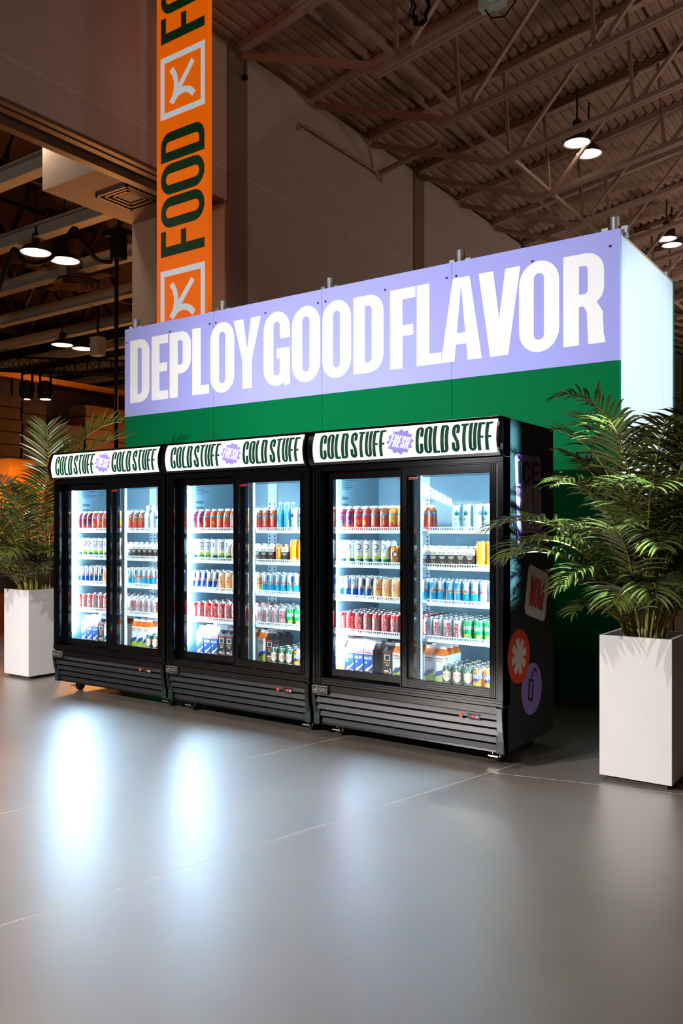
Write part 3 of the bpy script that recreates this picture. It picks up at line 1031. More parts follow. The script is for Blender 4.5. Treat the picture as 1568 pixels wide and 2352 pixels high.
def make_cooler():
    t = empty('display_cooler', (0, 0, 0))
    # cabinet shell
    c = MB(OC)
    c.box(0, .045, 0.0, DEP, .095, 1.985)
    c.box(W - .045, W, 0.0, DEP, .095, 1.985)
    c.box(.045, W - .045, .09, DEP, 1.74, 1.985)
    c.box(.045, W - .045, .062, DEP, .095, .36)
    c.box(.045, W - .045, DEP - .03, DEP, .36, 1.74)
    c.build('cabinet', 'black_side', t)
    # white liner, open to the front
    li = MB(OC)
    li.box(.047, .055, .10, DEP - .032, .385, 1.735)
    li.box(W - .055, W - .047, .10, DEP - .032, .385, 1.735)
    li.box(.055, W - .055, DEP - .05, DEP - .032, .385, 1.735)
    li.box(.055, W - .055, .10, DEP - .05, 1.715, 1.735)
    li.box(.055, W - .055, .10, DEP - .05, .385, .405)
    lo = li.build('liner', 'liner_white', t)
    # seams of the back wall and two perforated shelf standards
    for x in (.43, 1.02):
        s_ = MB(OC)
        s_.box(x - .045, x + .045, DEP - .056, DEP - .05, .405, 1.715)
        s_.build('shelf_standard', 'post_white', lo)
        h = MB(OC)
        for i in range(44):
            z = .43 + i * .028
            if z > 1.55:
                break
            for dx in (-.025, .025):
                h.box(x + dx - .005, x + dx + .005, DEP - .0575, DEP - .056, z, z + .012)
        tag(h.build('slot_holes', 'slot_black', lo), kind='stuff')
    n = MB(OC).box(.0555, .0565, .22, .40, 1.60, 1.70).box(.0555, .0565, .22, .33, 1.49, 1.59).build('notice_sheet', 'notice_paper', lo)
    ln_ = [(rect(.235, 1.685 - .012 * i, .38 - .03 * (i % 3), 1.690 - .012 * i), []) for i in range(6)] + [(rect(.235, 1.555, .31, 1.575), []), (rect(.235, 1.515, .315, 1.53), [])]
    decal('print', [(ln_, 'notice_ink')], lambda y, z, li: (.0568 + OC[0], y + OC[1], z), n)
    # centre post
    p = MB(OC)
    p.box(.685, .725, .125, .150, .405, 1.715)
    p.box(.698, .712, .150, .154, .405, 1.715)
    po = p.build('centre_post', 'post_white', t)
    h = MB(OC)
    for i in range(50):
        z = .43 + i * .0235
        h.box(.7165, .722, .1235, .125, z, z + .009)
    tag(h.build('slot_holes', 'slot_black', po), kind='stuff')
    # LED bars: left front corner, right front corner, behind the centre post
    for x0, x1, yl in ((.062, .085, .108), (W - .085, W - .062, .108), (.687, .697, .152)):
        MB(OC).box(x0, x1, yl, yl + .02, .74 if yl > .15 else .50, 1.69).build('led_bar', 'led_soft' if yl > .15 else 'led_white', t)
    # shelves with slotted price rails
    for zt_ in (1.352, 1.130, .912, .690):
        s_ = MB(OC)
        s_.box(.058, W - .058, .165, .172, zt_ - .022, zt_ - .004)
        for i in range(12):
            y = .18 + i * .045
            s_.box(.058, W - .058, y, y + .006, zt_ - .010, zt_ - .004)
        for x in [.06 + i * .062 for i in range(20)] + [W - .064]:
            s_.box(x, x + .006, .172, DEP - .06, zt_ - .004, zt_)
        so = s_.build('shelf', 'shelf_white', t)
        for xa, xb in ((.060, .684), (.726, W - .060)):
            r_ = MB(OC)
            r_.box(xa, xb, .145, .151, zt_ + .012, zt_ + .018)
            r_.box(xa, xb, .140, .152, zt_ - .022, zt_ - .006)
            x = xa
            while x < xb:
                r_.box(x, x + .005, .145, .150, zt_ - .006, zt_ + .012)
                x += .0165
            r_.build('price_rail', 'shelf_white', so)
    # outer door frame: sill, head, jambs, ribbed
    f = MB(OC)
    f.box(0, .075, -.012, .09, .36, 1.765)
    f.box(W - .03, W, -.012, .09, .36, 1.765)
    f.box(.075, W - .03, -.012, .09, .36, .402)
    f.box(.075, W - .03, -.008, .09, 1.728, 1.765)
    for x in (.012, .034, .056):
        f.box(x, x + .010, -.018, -.012, .36, 1.765)
    for z in (.368, .384):
        f.box(0, W, -.018, -.012, z, z + .008)
    for z in (1.735, 1.752):
        f.box(.02, W - .01, -.016, -.008, z, z + .007)
    f.build('door_frame', 'black_frame', t)

    def door(xa, xb, ga, gb, y, rib):
        d = MB(OC)
        z0, z1, g0, g1 = .404, 1.728, .457, 1.677
        d.box(xa, ga, y, y + .032, z0, z1).box(gb, xb, y, y + .032, z0, z1)
        d.box(ga, gb, y, y + .032, z0, g0).box(ga, gb, y, y + .032, g1, z1)
        if rib:
            k = 4
            for i in range(k):
                w_ = (xb - gb) / k
                x = gb + i * w_
                d.box(x + w_ * .15, x + w_ * .6, y - .005, y, z0, z1)
                zz = z0 + (g0 - z0) * i / k
                d.box(ga, gb, y - .005, y, zz + .003, zz + .009)
                zz = g1 + (z1 - g1) * i / k
                d.box(ga, gb, y - .005, y, zz + .003, zz + .009)
            d.box(xa, xa + .008, y - .005, y, z0, z1)
        do = d.build('sliding_door', 'black_frame', t)
        MB(OC).box(ga - .004, gb + .004, y + .012, y + .018, g0 - .004, g1 + .004).build('glass_pane', 'door_glass', do)
        return do
    d1 = door(.076, .725, .122, .672, .045, False)
    d2 = door(.655, 1.298, .698, 1.243, .004, True)
    for do, x, y in ((d1, .098, .045), (d2, 1.262, .004)):
        h = MB(OC)
        h.box(x - .010, x + .012, y - .008, y - .0045, .93, 1.14)
        h.box(x - .010, x - .006, y - .012, y - .004, .93, 1.14).box(x + .008, x + .012, y - .012, y - .004, .93, 1.14)
        h.box(x - .006, x + .008, y - .010, y - .006, .93, .945)
        h.build('handle', 'black_frame', do)
    for do, x0, x1, y in ((d1, .60, .668, .0565), (d2, .702, .775, .0155)):
        wp = [(rect(x0 + .004, 1.665, x1, 1.669), []), (rect(x0 + .004, 1.657, x1 - .012, 1.661), []), (rect(x0 - .002, 1.655, x0, 1.669), [])]
        decal('warning_print', [(wp, 'print_red')], lambda x, z, li, y=y: (x + OC[0], y + OC[1], z), do)
    # header: black housing with bulging front and a white backlit face
    hd = MB(OC)
    zs = [1.768, 1.785, 1.81, 1.84, 1.868, 1.90, 1.93, 1.955, 1.972, 1.988]
    vs = []
    for x in (0, W):
        for z in zs:
            vs.append((x, hy(z), z))
    n_ = len(zs)
    fs = [(i, n_ + i, n_ + i + 1, i + 1) for i in range(n_ - 1)]
    vs += [(0, .09, 1.768), (0, .09, 1.988), (W, .09, 1.768), (W, .09, 1.988)]
    b0 = 2 * n_
    fs += [(n_ - 1, 2 * n_ - 1, b0 + 3, b0 + 1), (0, b0, b0 + 2, n_), tuple([b0] + list(range(n_)) + [b0 + 1])[::-1], tuple([b0 + 2] + list(range(n_, 2 * n_)) + [b0 + 3]), (b0, b0 + 1, b0 + 3, b0 + 2)]
    hd.add(vs, fs)
    ho = hd.build('header', 'black_frame', t)
    fa = MB(OC)
    zf = [1.784, 1.80, 1.82, 1.84, 1.86, 1.88, 1.90, 1.92, 1.94, 1.972]
    fx0, fx1 = .045, W - .012
    fa.add([(x, hy(z) - .002, z) for z in zf for x in (fx0, fx1)], [(2 * i, 2 * i + 1, 2 * i + 3, 2 * i + 2) for i in range(len(zf) - 1)])
    fo = fa.build('sign_face', 'sign_white', ho, True)
    cyl = [1.82, 1.84, 1.86, 1.88, 1.90, 1.92, 1.94]
    lm = lambda x, z, li: (x + OC[0], hy(z) - .0035 - .001 * li + OC[1], z)
    for w0, x0, x1 in (('COLD', .102, .320), ('STUFF', .338, .592), ('COLD', .804, 1.020), ('STUFF', 1.042, 1.292)):
        pz, wt = text(w0, .30, .13, .085, .035)
        decal('lettering', [(fit(pz, x0, 1.799, x1, 1.957, wt), 'sign_green')], lm, ho, (), cyl)
    st_ = []
    for i in range(24):
        rr_ = .098 if i % 2 == 0 else .079
        st_.append((.697 + rr_ * math.cos(i * math.pi / 12), 1.878 + .80 * rr_ * math.sin(i * math.pi / 12)))
    pf, wt = text('FRESH', .33, .13, .09, .05)
    ca, sa = math.cos(R(-12)), math.sin(R(-12))
    fr = tf(fit(pf, -.066, -.036, .066, .036, wt), lambda x, y: (.697 + (x + .18 * y) * ca - y * sa, 1.878 + (x + .18 * y) * sa + y * ca))
    decal('starburst_badge', [([(st_, [])], 'badge_purple'), (fr, 'badge_white')], lm, ho, (), cyl)
    # end caps of the header lamp
    for x in (W - .008,):
        MB(OC).box(x, x + .010, -.045, -.02, 1.80, 1.835).build('end_clip', 'chrome', ho)
    # louvred grille, leaning back towards the floor
    gy = lambda z: -.012 + .05 * max(0, (.345 - z) / .25) ** 2
    g = MB(OC)
    for xa, xb in ((.0, .028), (W - .032, W)):
        zz = [.095, .16, .22, .28, .352]
        vs = []
        for z in zz:
            vs += [(xa, gy(z) - .014, z), (xb, gy(z) - .014, z), (xb, .06, z), (xa, .06, z)]
        fs = []
        for i in range(4):
            a = i * 4
            fs += [(a, a + 1, a + 5, a + 4), (a + 1, a + 2, a + 6, a + 5), (a + 3, a, a + 4, a + 7)]
        fs += [(0, 3, 2, 1), (16, 17, 18, 19)]
        g.add(vs, fs)
    g.box(.028, W - .032, gy(.35) - .012, .06, .320, .358)
    g.box(.028, W - .032, .026, .05, .093, .104)
    go = g.build('grille', 'black_frame', t)
    MB(OC).box(.028, W - .032, .052, .058, .095, .32).build('grille_back', 'slot_black', go)
    for i in range(5):
        z1 = .318 - i * .0455
        z0 = z1 - .029
        y0_, y1_ = gy(z0) - .012, gy(z1) + .004
        l = MB(OC)
        l.add([(x, y, z) for x in (.028, W - .032) for y, z in ((y0_, z0), (y1_, z1), (y1_ + .012, z1), (y0_ + .012, z0))],
              [(0, 4, 5, 1), (1, 5, 6, 2), (2, 6, 7, 3), (3, 7, 4, 0), (0, 1, 2, 3), (7, 6, 5, 4)])
        l.build('louver', 'louver_grey', go)
    # badge, switch, thermostat
    b = MB(OC)
    b.box(.02, .135, -.040, -.022, .305, .352)
    bo = b.build('maker_badge', 'badge_silver', t)
    lay_ = [([(rect(.023, .308, .132, .349), [])], 'black_plastic'), (word('efi', .028, .313, .060, .345, .02), 'badge_silver'),
            ([(rect(.068, z, .126, z + .003), []) for z in (.317, .324, .331, .338)], 'badge_silver')]
    decal('print', lay_, lambda x, z, li: (x + OC[0], -.0405 - .0004 * li + OC[1], z), bo)
    MB(OC).tube([(1.075, -.012, .290), (1.075, -.024, .290)], .012, 14).build('switch', 'switch_red', t)
    th = MB(OC).box(1.115, 1.195, -.020, -.004, .276, .304).build('thermostat', 'black_plastic', t)
    dg = [(word('44', 1.142, .281, 1.163, .298), 'led_red'),
          ([(rect(1.168 + i * .010, z, 1.175 + i * .010, z + .006), []) for i in range(2) for z in (.282, .291)], 'display_white')]
    decal('digits', dg, lambda x, z, li: (x + OC[0], -.0205 + OC[1], z), th)
    # casters
    for x, y in ((.11, .17), (W - .11, .17), (.11, .64), (W - .11, .64)):
        k = MB(OC)
        k.box(x - .035, x + .035, y - .04, y + .04, .083, .095)
        k.box(x - .024, x - .019, y - .03, y + .035, .035, .085).box(x + .019, x + .024, y - .03, y + .035, .035, .085)
        k.box(x - .03, x + .03, y - .075, y - .045, .045, .053)
        ko = k.build('caster', 'chrome', t)
        wv = MB(OC)
        prof_ = [(0, -.016), (.034, -.016), (.0375, -.010), (.0375, .010), (.034, .016), (0, .016)]
        q = MB()
        q.lathe(prof_, 18)
        wv.add([(x + p.z, y + p.x, .0378 + p.y) for p in q.v], q.f)
        wv.build('wheel', 'rubber', ko, True)
    return t


proto = make_cooler()
COOL = []
for i, xr in enumerate(XR):
    o = proto if i == 0 else copy_tree(proto)
    o.location = (xr - W / 2, .37, 0)
    tag(o, ['black two-door drinks cooler at the end of the row, round stickers on its flank',
            'black two-door drinks cooler in the middle of the row of three',
            'black two-door drinks cooler nearest the far white planter and palm'][i], 'cooler', 'drinks coolers in a row')
    COOL.append(o)

# stickers on the flank of the end cooler (plane x = 0)
stx = lambda y, z, li: (W / 2 + .0012 + .0008 * li, y - .37, z)


def skew(quad):
    (ax, ay), (bx, by), (cx_, cy_), (dx, dy) = quad     # tl tr br bl
    return lambda u, v: ((1 - v) * ((1 - u) * dx + u * cx_) + v * ((1 - u) * ax + u * bx), (1 - v) * ((1 - u) * dy + u * cy_) + v * ((1 - u) * ay + u * by))


def rot2(cx_, cy_, a):
    c_, s_ = math.cos(R(a)), math.sin(R(a))
    return lambda x, y: (cx_ + x * c_ - y * s_, cy_ + x * s_ + y * c_)


q = skew([(.150, 1.79), (.535, 1.80), (.565, 1.24), (.195, 1.22)])
base_ = tf([(rr(0, 0, 1, 1, .09, .09, .09, .09, .66), [])], q)
p1, w1 = text('ICE', .62, .22, .16, .06)
p2, w2 = text('COLD', .36, .10, .07, .05)
p3, w3 = text('DRINKS', .6, .2, .16, .06)
ic = tf(fit(p1, .10, .70, .90, .93, w1), q)
co = tf(fit(p2, .08, .22, .92, .67, w2), q)
dr = tf(fit(p3, .10, .07, .90, .18, w3), q)
st1 = decal('rounded_sticker', [(base_, 'sticker_purple'), (ic, 'sticker_dark'), (co, 'sticker_tan'), (dr, 'sticker_dark')], stx, COOL[0])
tag(st1, 'purple sticker reading ICE COLD DRINKS')
q = rot2(.478, .968, -14)
pn, wn = text('NOM', .40, .15, .11, .05)
st2 = decal('square_sticker', [(tf([(rr(-.165, -.15, .165, .15, .045, .045, .045, .045), [])], q), 'sticker_white'),
                            (tf(fit(pn, -.105, -.09, .105, .09, wn), q), 'sticker_red')], stx, COOL[0])
tag(st2, 'white square sticker reading NOM in red')
asx = []
for i in range(8):
    a = i * 45 + 12
    qq = rot2(.208, .62, a)
    asx += tf([([(0, -.018), (.105, -.024), (.105, .024), (0, .018)], [])], qq)
st3 = decal('round_sticker', [([(ellipse(.208, .62, .158), [])], 'sticker_orange'), (asx, 'sticker_white'), ([(ellipse(.208, .62, .03), [])], 'sticker_white')], stx, COOL[0])
tag(st3, 'round orange sticker with a white asterisk')
cup = [(.352, .472), (.432, .452), (.408, .322), (.340, .345)]
cin = [(.374, .452), (.410, .442), (.394, .345), (.358, .357)]
st4 = decal('round_sticker', [([(ellipse(.40, .403, .155), [])], 'sticker_purple'),
                            ([(cup, [cin]), (stroke([(.395, .465), (.43, .515), (.455, .51), (.466, .49)], .014), [])], 'sticker_dark')],
            lambda y, z, li: (W / 2 + .0008 + .0008 * li, y - .37, z), COOL[0])
tag(st4, 'round purple sticker with a cup and straw')

# flood bars lying on the cooler tops, washing the sign tower
for i, xr in enumerate(XR):
    t = empty('flood_bar', (xr - W / 2, .22, 1.986))
    tag(t, 'slim flood light bar lying on top of the %s cooler behind its header' % ['stickered end', 'middle', 'far'][i], 'flood light', 'flood bars on the cooler tops')
    MB().box(-.55, .55, -.035, .03, 0, .035).build('housing', 'black_plastic', t)
    MB().box(-.53, .53, .028, .034, .008, .030).build('lens', 'sign_white', t)
    l = lamp('flood_light', 'AREA', (xr - W / 2, .262, 2.010), (xr - W / 2, 1.50, 2.9), (7.5, 13, 19)[i], (.84, .91, 1.0), shape='RECTANGLE', size=1.1, size_y=.03, spread=R(150))

# ------------------------------------------------------------------ drinks
mat('can_lid', (196, 200, 204), .25, .9)
mat('cola_red', (206, 24, 22), .3, .15, coat=.3)
mat('can_silver', (202, 204, 208), .3, .6)
mat('can_grey', (150, 156, 160), .35, .5)
mat('soda_green', (0, 150, 70), .3, .15)
mat('ginger_green', (20, 84, 58), .3, .15)
mat('cream', (236, 220, 196), .45)
mat('print_red', (196, 32, 34), .45)
mat('print_white', (244, 244, 240), .45)
mat('print_yellow', (214, 190, 20), .45)
mat('print_navy', (18, 52, 110), .45)
mat('print_black', (22, 24, 28), .45)
mat('soda_orange', (240, 124, 10), .3, .1)
mat('energy_blue', (6, 68, 150), .3, .3)
mat('energy_sky', (10, 152, 206), .3, .3)
mat('energy_pale', (184, 208, 222), .3, .4)
mat('peach', (238, 184, 130), .4)
mat('lime_white', (226, 234, 230), .35, .1)
mat('lime_fruit', (176, 200, 30), .4)
mat('lime_dark', (0, 96, 84), .35)
mat('ring_blue', (46, 92, 146), .4)
mat('copper', (206, 130, 56), .3, .5)
mat('water_blue', (196, 228, 240), .35, .1)
mat('water_print', (0, 126, 176), .4)
mat('tall_orange', (250, 166, 10), .35)
mat('juice_berry', (110, 20, 44), .2, coat=.5)
mat('juice_red', (206, 62, 44), .2, coat=.5)
mat('juice_amber', (180, 84, 30), .2, coat=.5)
mat('juice_orange', (244, 160, 50), .2, coat=.5)
mat('cap_white', (240, 240, 240), .4)
mat('band_blue', (0, 132, 206), .4)
mat('milk_blue', (8, 74, 160), .45)
mat('carton_white', (244, 244, 242), .45)
mat('carton_orange', (240, 120, 24), .45)
mat('carton_black', (24, 24, 28), .45)
mat('print_orange', (240, 130, 30), .45)
mat('oat_brown', (150, 90, 50), .45)
mat('glass_blue', (70, 160, 210), .08, coat=.8)
mat('glass_clear', (190, 220, 232), .05, coat=.8)

KIND = {}


def wrapfn(rad, a0=0.0):
    """print layer wrapped on a cylinder; u is arc length in metres from the print centre, facing -Y"""
    def fn(u, z, li):
        a = -math.pi / 2 + a0 + u / rad
        r_ = rad + .0005 + .0003 * li
        return (r_ * math.cos(a), r_ * math.sin(a), z)
    return fn


CUTS = [i * .006 for i in range(-8, 9)]


def can(kind, rad, h, body, layers, neck=None, bands=None, seg=20):
    """bands: [(z, material index)]"""
    mats = [body] + ([neck] if neck else []) + (['can_lid'])
    zb = [(rad * .74, 0.0), (rad * .90, .004), (rad, .011), (rad, h - .020), (rad * .86, h - .007), (rad * .83, h - .004)]
    mi = [0, 0, 0, len(mats) - 2 if neck else 0, len(mats) - 2 if neck else 0]
    m = MB()
    if bands:
        bm_ = [b for _, b in bands]
        mats = [body] + [b for b in bm_ if b != body] + ['can_lid']
        zz = [(rad, z) for z, _ in bands]
        prof_ = zb[:3] + zz + zb[3:]
        idx = [mats.index(bands[0][1] if False else body)] * 2
        cur = body
        seq = []
        for k in range(len(prof_) - 1):
            z = prof_[k][1]
            for bz, b in bands:
                if z >= bz - 1e-6:
                    cur = b
            seq.append(mats.index(cur))
        m.lathe(prof_, seg, seq)
    else:
        m.lathe(zb, seg, mi)
    body_me = m.mesh(kind, mats, True)
    l = MB()
    l.lathe([(rad * .83, h - .0045), (rad * .84, h), (rad * .79, h), (rad * .76, h - .004), (0, h - .004)], seg)
    l.box(-.006, .006, -.012, .010, h - .0038, h - .0024)
    lid = l.mesh('lid', 'can_lid', True)
    ch_ = [('lid', lid)]
    if layers:
        ch_.append(('label_print', decal_mesh('label_print', layers, wrapfn(rad), CUTS)))
    KIND[kind] = (body_me, ch_, rad, h)


# red cola: vertical script and grey panel on its side
can('cola_can', .0325, .121, 'cola_red',
    [([(rect(.022, .014, .046, .100), [])], 'can_grey'), (word('Coca-Cola', -.016, .012, .008, .098, .01, .3, True), 'print_white'),
     ([(rect(.012, .03, .0135, .09), []), (rect(.0155, .04, .0165, .085), [])], 'print_white')])
can('diet_cola_can', .0325, .121, 'can_silver',
    [(word('Coke', -.024, .014, .010, .100, .025, .15, True), 'print_red'), (word('diet', .014, .050, .020, .080, .01, 0, True), 'print_red')])
can('lemon_lime_can', .0325, .121, 'soda_green',
    [(word('Sprite', -.044, .056, .044, .097, .02, .25), 'print_white'), ([(rect(-.024, .030, .016, .040), [])], 'print_yellow'),
     ([(rect(-.024, .024, .0, .0265), []), (rect(-.024, .018, .008, .0205), [])], 'print_white')])
sh = [(-.026, .090), (-.013, .093), (0, .098), (.013, .093), (.026, .090), (.026, .052), (.016, .040), (0, .030), (-.016, .040), (-.026, .052)]
can('ginger_ale_can', .0325, .121, 'ginger_green',
    [([(sh, [])], 'print_yellow'), (tf([(sh, [])], lambda x, y: (x * .93, .064 + (y - .064) * .94)), 'cream'),
     (word('CANADA', -.022, .070, .022, .080, .012) + word('DRY', -.013, .055, .013, .066, .012), 'print_red'),
     (word('GINGER ALE', -.018, .016, .018, .021), 'cream'), ([(ellipse(0, .102, .005, .003, 10), [])], 'cream')])
can('orange_soda_can', .0325, .121, 'soda_orange',
    [([([(-.032, .056), (.040, .074), (.036, .104), (-.030, .100), (-.028, .048), (-.036, .052)], []), ([(.0, .05), (.03, .066), (-.03, .066)], [])], 'print_navy'),
     (word('FANTA', -.038, .066, .038, .098, .03), 'print_white'), ([(ellipse(-.002, .034, .018, .010, 14), [])], 'print_yellow'),
     ([(rect(-.024, .014, .02, .017), [])], 'print_white')])


def energy(kind, base, colr, txt=True):
    tz = lambda a: ([(-.040 + a, .122), (-.012 + a, .122), (-.004 + a, .080), (-.034 + a, .080)])
    bz = lambda a: ([(-.002 + a, .062), (.030 + a, .062), (.038 + a, .012), (.006 + a, .012)])
    lay_ = [([(rect(-.083, .080, -.030, .121), []), (rect(.028, .080, .075, .121), []), ([(-.03, .121), (-.008, .121), (-.018, .080), (-.03, .080)], []),
              (rect(-.024, .012, .020, .062), []), ([(.02, .062), (.034, .062), (.022, .012), (.02, .012)], [])], colr)]
    lay_.append((word('Red Bull', -.026, .065, .022, .078, .015), 'print_red'))
    lay_.append(([(ellipse(-.004, .059, .006, .004, 10), [])], 'print_yellow'))
    can(kind, .0265, .134, base, lay_)


energy('blue_energy_can', 'can_silver', 'energy_blue')
energy('sky_energy_can', 'can_silver', 'energy_sky')
energy('silver_energy_can', 'can_silver', 'energy_pale')
can('peach_tea_can', .0325, .130, 'peach',
    [(word('iced', -.014, .088, .012, .100, .01) + word('peach', -.014, .074, .014, .087, .01), 'print_navy'), ([(ellipse(.002, .062, .014, .008, 14), [])], 'soda_orange'),
     ([(rect(-.018, .02, .018, .048), [rect(-.0165, .0215, .0165, .0465)])], 'lime_fruit')])
can('lime_water_can', .0325, .155, 'lime_dark',
    [([(ellipse(0, .112, .021, .021, 24), [ellipse(0, .112, .015, .015, 20)])], 'ring_blue'), ([(ellipse(0, .112, .010, .010, 16), [])], 'can_silver'),
     ([(ellipse(-.004, .046, .012, .013, 14), []), (ellipse(.010, .042, .012, .010, 14), [])], 'lime_fruit'),
     ([(rect(-.017, .082, .015, .085), []), (rect(-.012, .076, .010, .0785), [])], 'ring_blue'),
     ([(rect(-.012, .020, .012, .024), []), (rect(-.012, .013, .012, .017), [])], 'lime_white')],
    bands=[(.036, 'lime_white')])
can('copper_can', .0325, .121, 'copper',
    [([(ellipse(-.004, .068, .019, .019, 24), [])], 'print_black'), ([(ellipse(-.002, .068, .013, .013, 20), [])], 'lime_white'),
     ([(rect(-.012, .018, -.002, .030), [])], 'water_print'), ([(rect(.004, .018, .018, .021), [])], 'print_black')])
can('water_can', .0325, .155, 'water_blue',
    [([(ellipse(-.002, .098, .015, .015, 20), []), ([(-.010, .108), (-.002, .120), (.006, .108)], [])], 'water_print'), ([(ellipse(-.004, .096, .010, .007, 14), [])], 'print_black'),
     (word('WATER', -.026, .056, .024, .071, .01), 'water_print'), ([(rect(-.026, .030, .02, .033), []), (rect(-.026, .018, .01, .020), [])], 'water_print')])
can('tall_orange_can', .0325, .155, 'tall_orange',
    [([(rect(-.02, .03, .01, .033), []), (rect(-.02, .022, -.002, .025), [])], 'print_white'), ([(ellipse(-.014, .13, .01, .016, 12), [])], 'copper')])
can('small_orange_can', .029, .118, 'soda_orange',
    [(word('Crush', -.020, .088, .020, .102, .01, .2), 'print_white'), ([(ellipse(0, .055, .014, .022, 16), [])], 'print_yellow'), ([(ellipse(0, .024, .01, .006, 12), [])], 'soda_green')])


def bottle(kind, liquid, band, txt, tcol='print_white', extra=None):
    m = MB()
    mats = [liquid, band]
    m.lathe([(.026, 0), (.0315, .005), (.0315, .094), (.0315, .103), (.0285, .110), (.030, .118), (.022, .131), (.0145, .137), (.0145, .140)], 20, [0, 0, 1, 0, 0, 0, 0, 0])
    cap_ = MB().lathe([(.0185, .139), (.019, .141), (.019, .153), (.0175, .155), (0, .155)], 20).mesh('cap', 'cap_white', True)
    lay_ = []
    if extra:
        lay_ += extra
    lay_.append((word(txt, -.022, .030, -.011, .092, .02, 0, True), tcol))
    KIND[kind] = (m.mesh(kind, mats, True), [('cap', cap_), ('label_print', decal_mesh('label_print', lay_, wrapfn(.0315), CUTS))], .0315, .155)


blob = lambda c1, c2: [([(rect(-.034, .006, .034, .040), []), ([(-.034, .04), (.034, .04), (.02, .052), (0, .045), (-.018, .056)], [])], c1), ([(ellipse(.006, .058, .010, .009, 12), []), (ellipse(.012, .042, .010, .009, 12), [])], c2)]
bottle('berry_juice_bottle', 'juice_berry', 'print_navy', 'OASIS', 'print_white', blob('juice_red', 'print_navy'))
bottle('red_juice_bottle', 'juice_red', 'band_blue', 'OASIS', 'print_white', blob('juice_red', 'soda_orange'))
bottle('amber_juice_bottle', 'juice_amber', 'band_blue', 'OASIS', 'print_white', blob('print_red', 'juice_red'))
bottle('orange_juice_bottle', 'juice_orange', 'band_blue', 'OASIS', 'print_white', blob('juice_red', 'print_yellow'))


def glass_bottle(kind, col):
    m = MB().lathe([(.024, 0), (.029, .004), (.029, .110), (.026, .125), (.014, .145), (.0125, .175), (.0125, .178)], 18)
    cp_ = MB().lathe([(.0135, .177), (.014, .179), (.014, .192), (0, .192)], 16).mesh('cap', 'glass_clear', True)
    lay_ = [([([(-.008, .03), (.008, .03), (0, .075)], [])], 'water_blue'), ([(rect(-.01, .022, .01, .026), [])], 'print_white')]
    KIND[kind] = (m.mesh(kind, col, True), [('cap', cp_), ('label_print', decal_mesh('label_print', lay_, wrapfn(.029), CUTS))], .029, .192)


glass_bottle('blue_water_bottle', 'glass_blue')
glass_bottle('clear_water_bottle', 'glass_clear')


def carton(kind, w, h, body_mats, faces, gable_mat, fin_mat, front, side, cap=False):
    """gable-top carton; body colours by z bands [(z0,z1,mat)]; front/side: decal layers in (u,z)"""
    hw = w / 2
    mats, m = [], MB()
    for z0, z1, mm in body_mats:
        if mm not in mats:
            mats.append(mm)
        m.box(-hw, hw, -hw, hw, z0, z1, mats.index(mm))
    me = m.mesh(kind, mats)
    g = MB()
    gz = h + w * .55
    g.add([(-hw, -hw, h), (hw, -hw, h), (hw, hw, h), (-hw, hw, h), (-hw, -.003, gz), (hw, -.003, gz), (hw, .003, gz), (-hw, .003, gz)],
          [(0, 1, 5, 4), (2, 3, 7, 6), (1, 2, 6, 5), (3, 0, 4, 7), (4, 5, 6, 7)])
    gm = g.mesh('gable', gable_mat)
    fn_ = MB().box(-hw, hw, -.0025, .0025, gz - .001, gz + .020).mesh('fin', fin_mat)
    ch_ = [('gable', gm), ('fin', fn_)]
    if front:
        ch_.append(('front_print', decal_mesh('front_print', front, lambda u, z, li: (u, -hw - .0006 - .0003 * li, z))))
    if side:
        ch_.append(('side_print', decal_mesh('side_print', side, lambda u, z, li: (hw + .0006 + .0003 * li, u, z))))
    if cap:
        ch_.append(('cap', MB().lathe([(.014, 0), (.014, .012), (0, .012)], 14, None, (0, -hw * .5, h + w * .28)).mesh('cap', 'carton_black' if 'black' in kind else 'cap_white')))
    KIND[kind] = (me, ch_, hw, gz + .02)


par = lambda c=.0: [(rect(-.024, z, .022 - .004 * (k % 3), z + .0035), []) for k, z in enumerate([.03 + i * .0075 for i in range(13)])]
mk_f = [(word('Neilson', -.032, .148, .031, .165, .03), 'print_red'), (word('lait 2%', -.029, .114, .026, .131, .03), 'print_white'),
        ([(rect(-.026, .112, .01, .114), []), (rr(-.022, .084, -.010, .098, 0, 0, .006, .006), [])], 'print_white'),
        ([([(-.034, .002), (-.03, .03), (-.012, .055), (.01, .064), (.033, .085), (.033, .074), (.012, .054), (-.004, .04), (-.012, .02), (.006, .002)], [])], 'print_white'),
        ([(ellipse(.014, .028, .0155, .0155, 18), [])], 'soda_orange'), (word('99', .006, .022, .022, .034, .02), 'print_white')]
mk_s = [([(rect(-.028, .045, .026, .142), [])], 'can_silver'), (word('Neilson', -.031, .150, .030, .163, .02), 'print_red'), (par(), 'can_grey')]
carton('milk_carton', .070, .172, [(0, .145, 'milk_blue'), (.145, .168, 'carton_white'), (.168, .172, 'milk_blue')], None, 'carton_white', 'carton_white', mk_f, mk_s)
oj_f = [(word('Neilson', -.028, .150, .026, .162, .02), 'print_red'), (word('ORANGE', -.022, .134, .020, .144, .02), 'print_orange'),
        ([([(-.034, .002), (-.034, .06), (-.01, .04), (.034, .075), (.034, .002)], [])], 'lime_fruit'), ([([(-.034, .04), (-.02, .075), (.034, .09), (.034, .07), (0, .05)], [])], 'milk_blue')]
oj_s = [(word('Neilson', -.026, .152, .022, .162, .02), 'print_red'), (word('100%', -.012, .138, .010, .147, .02), 'print_orange'), (par(), 'can_grey')]
carton('juice_carton', .070, .172, [(0, .172, 'carton_white')], None, 'carton_orange', 'carton_white', oj_f, oj_s)
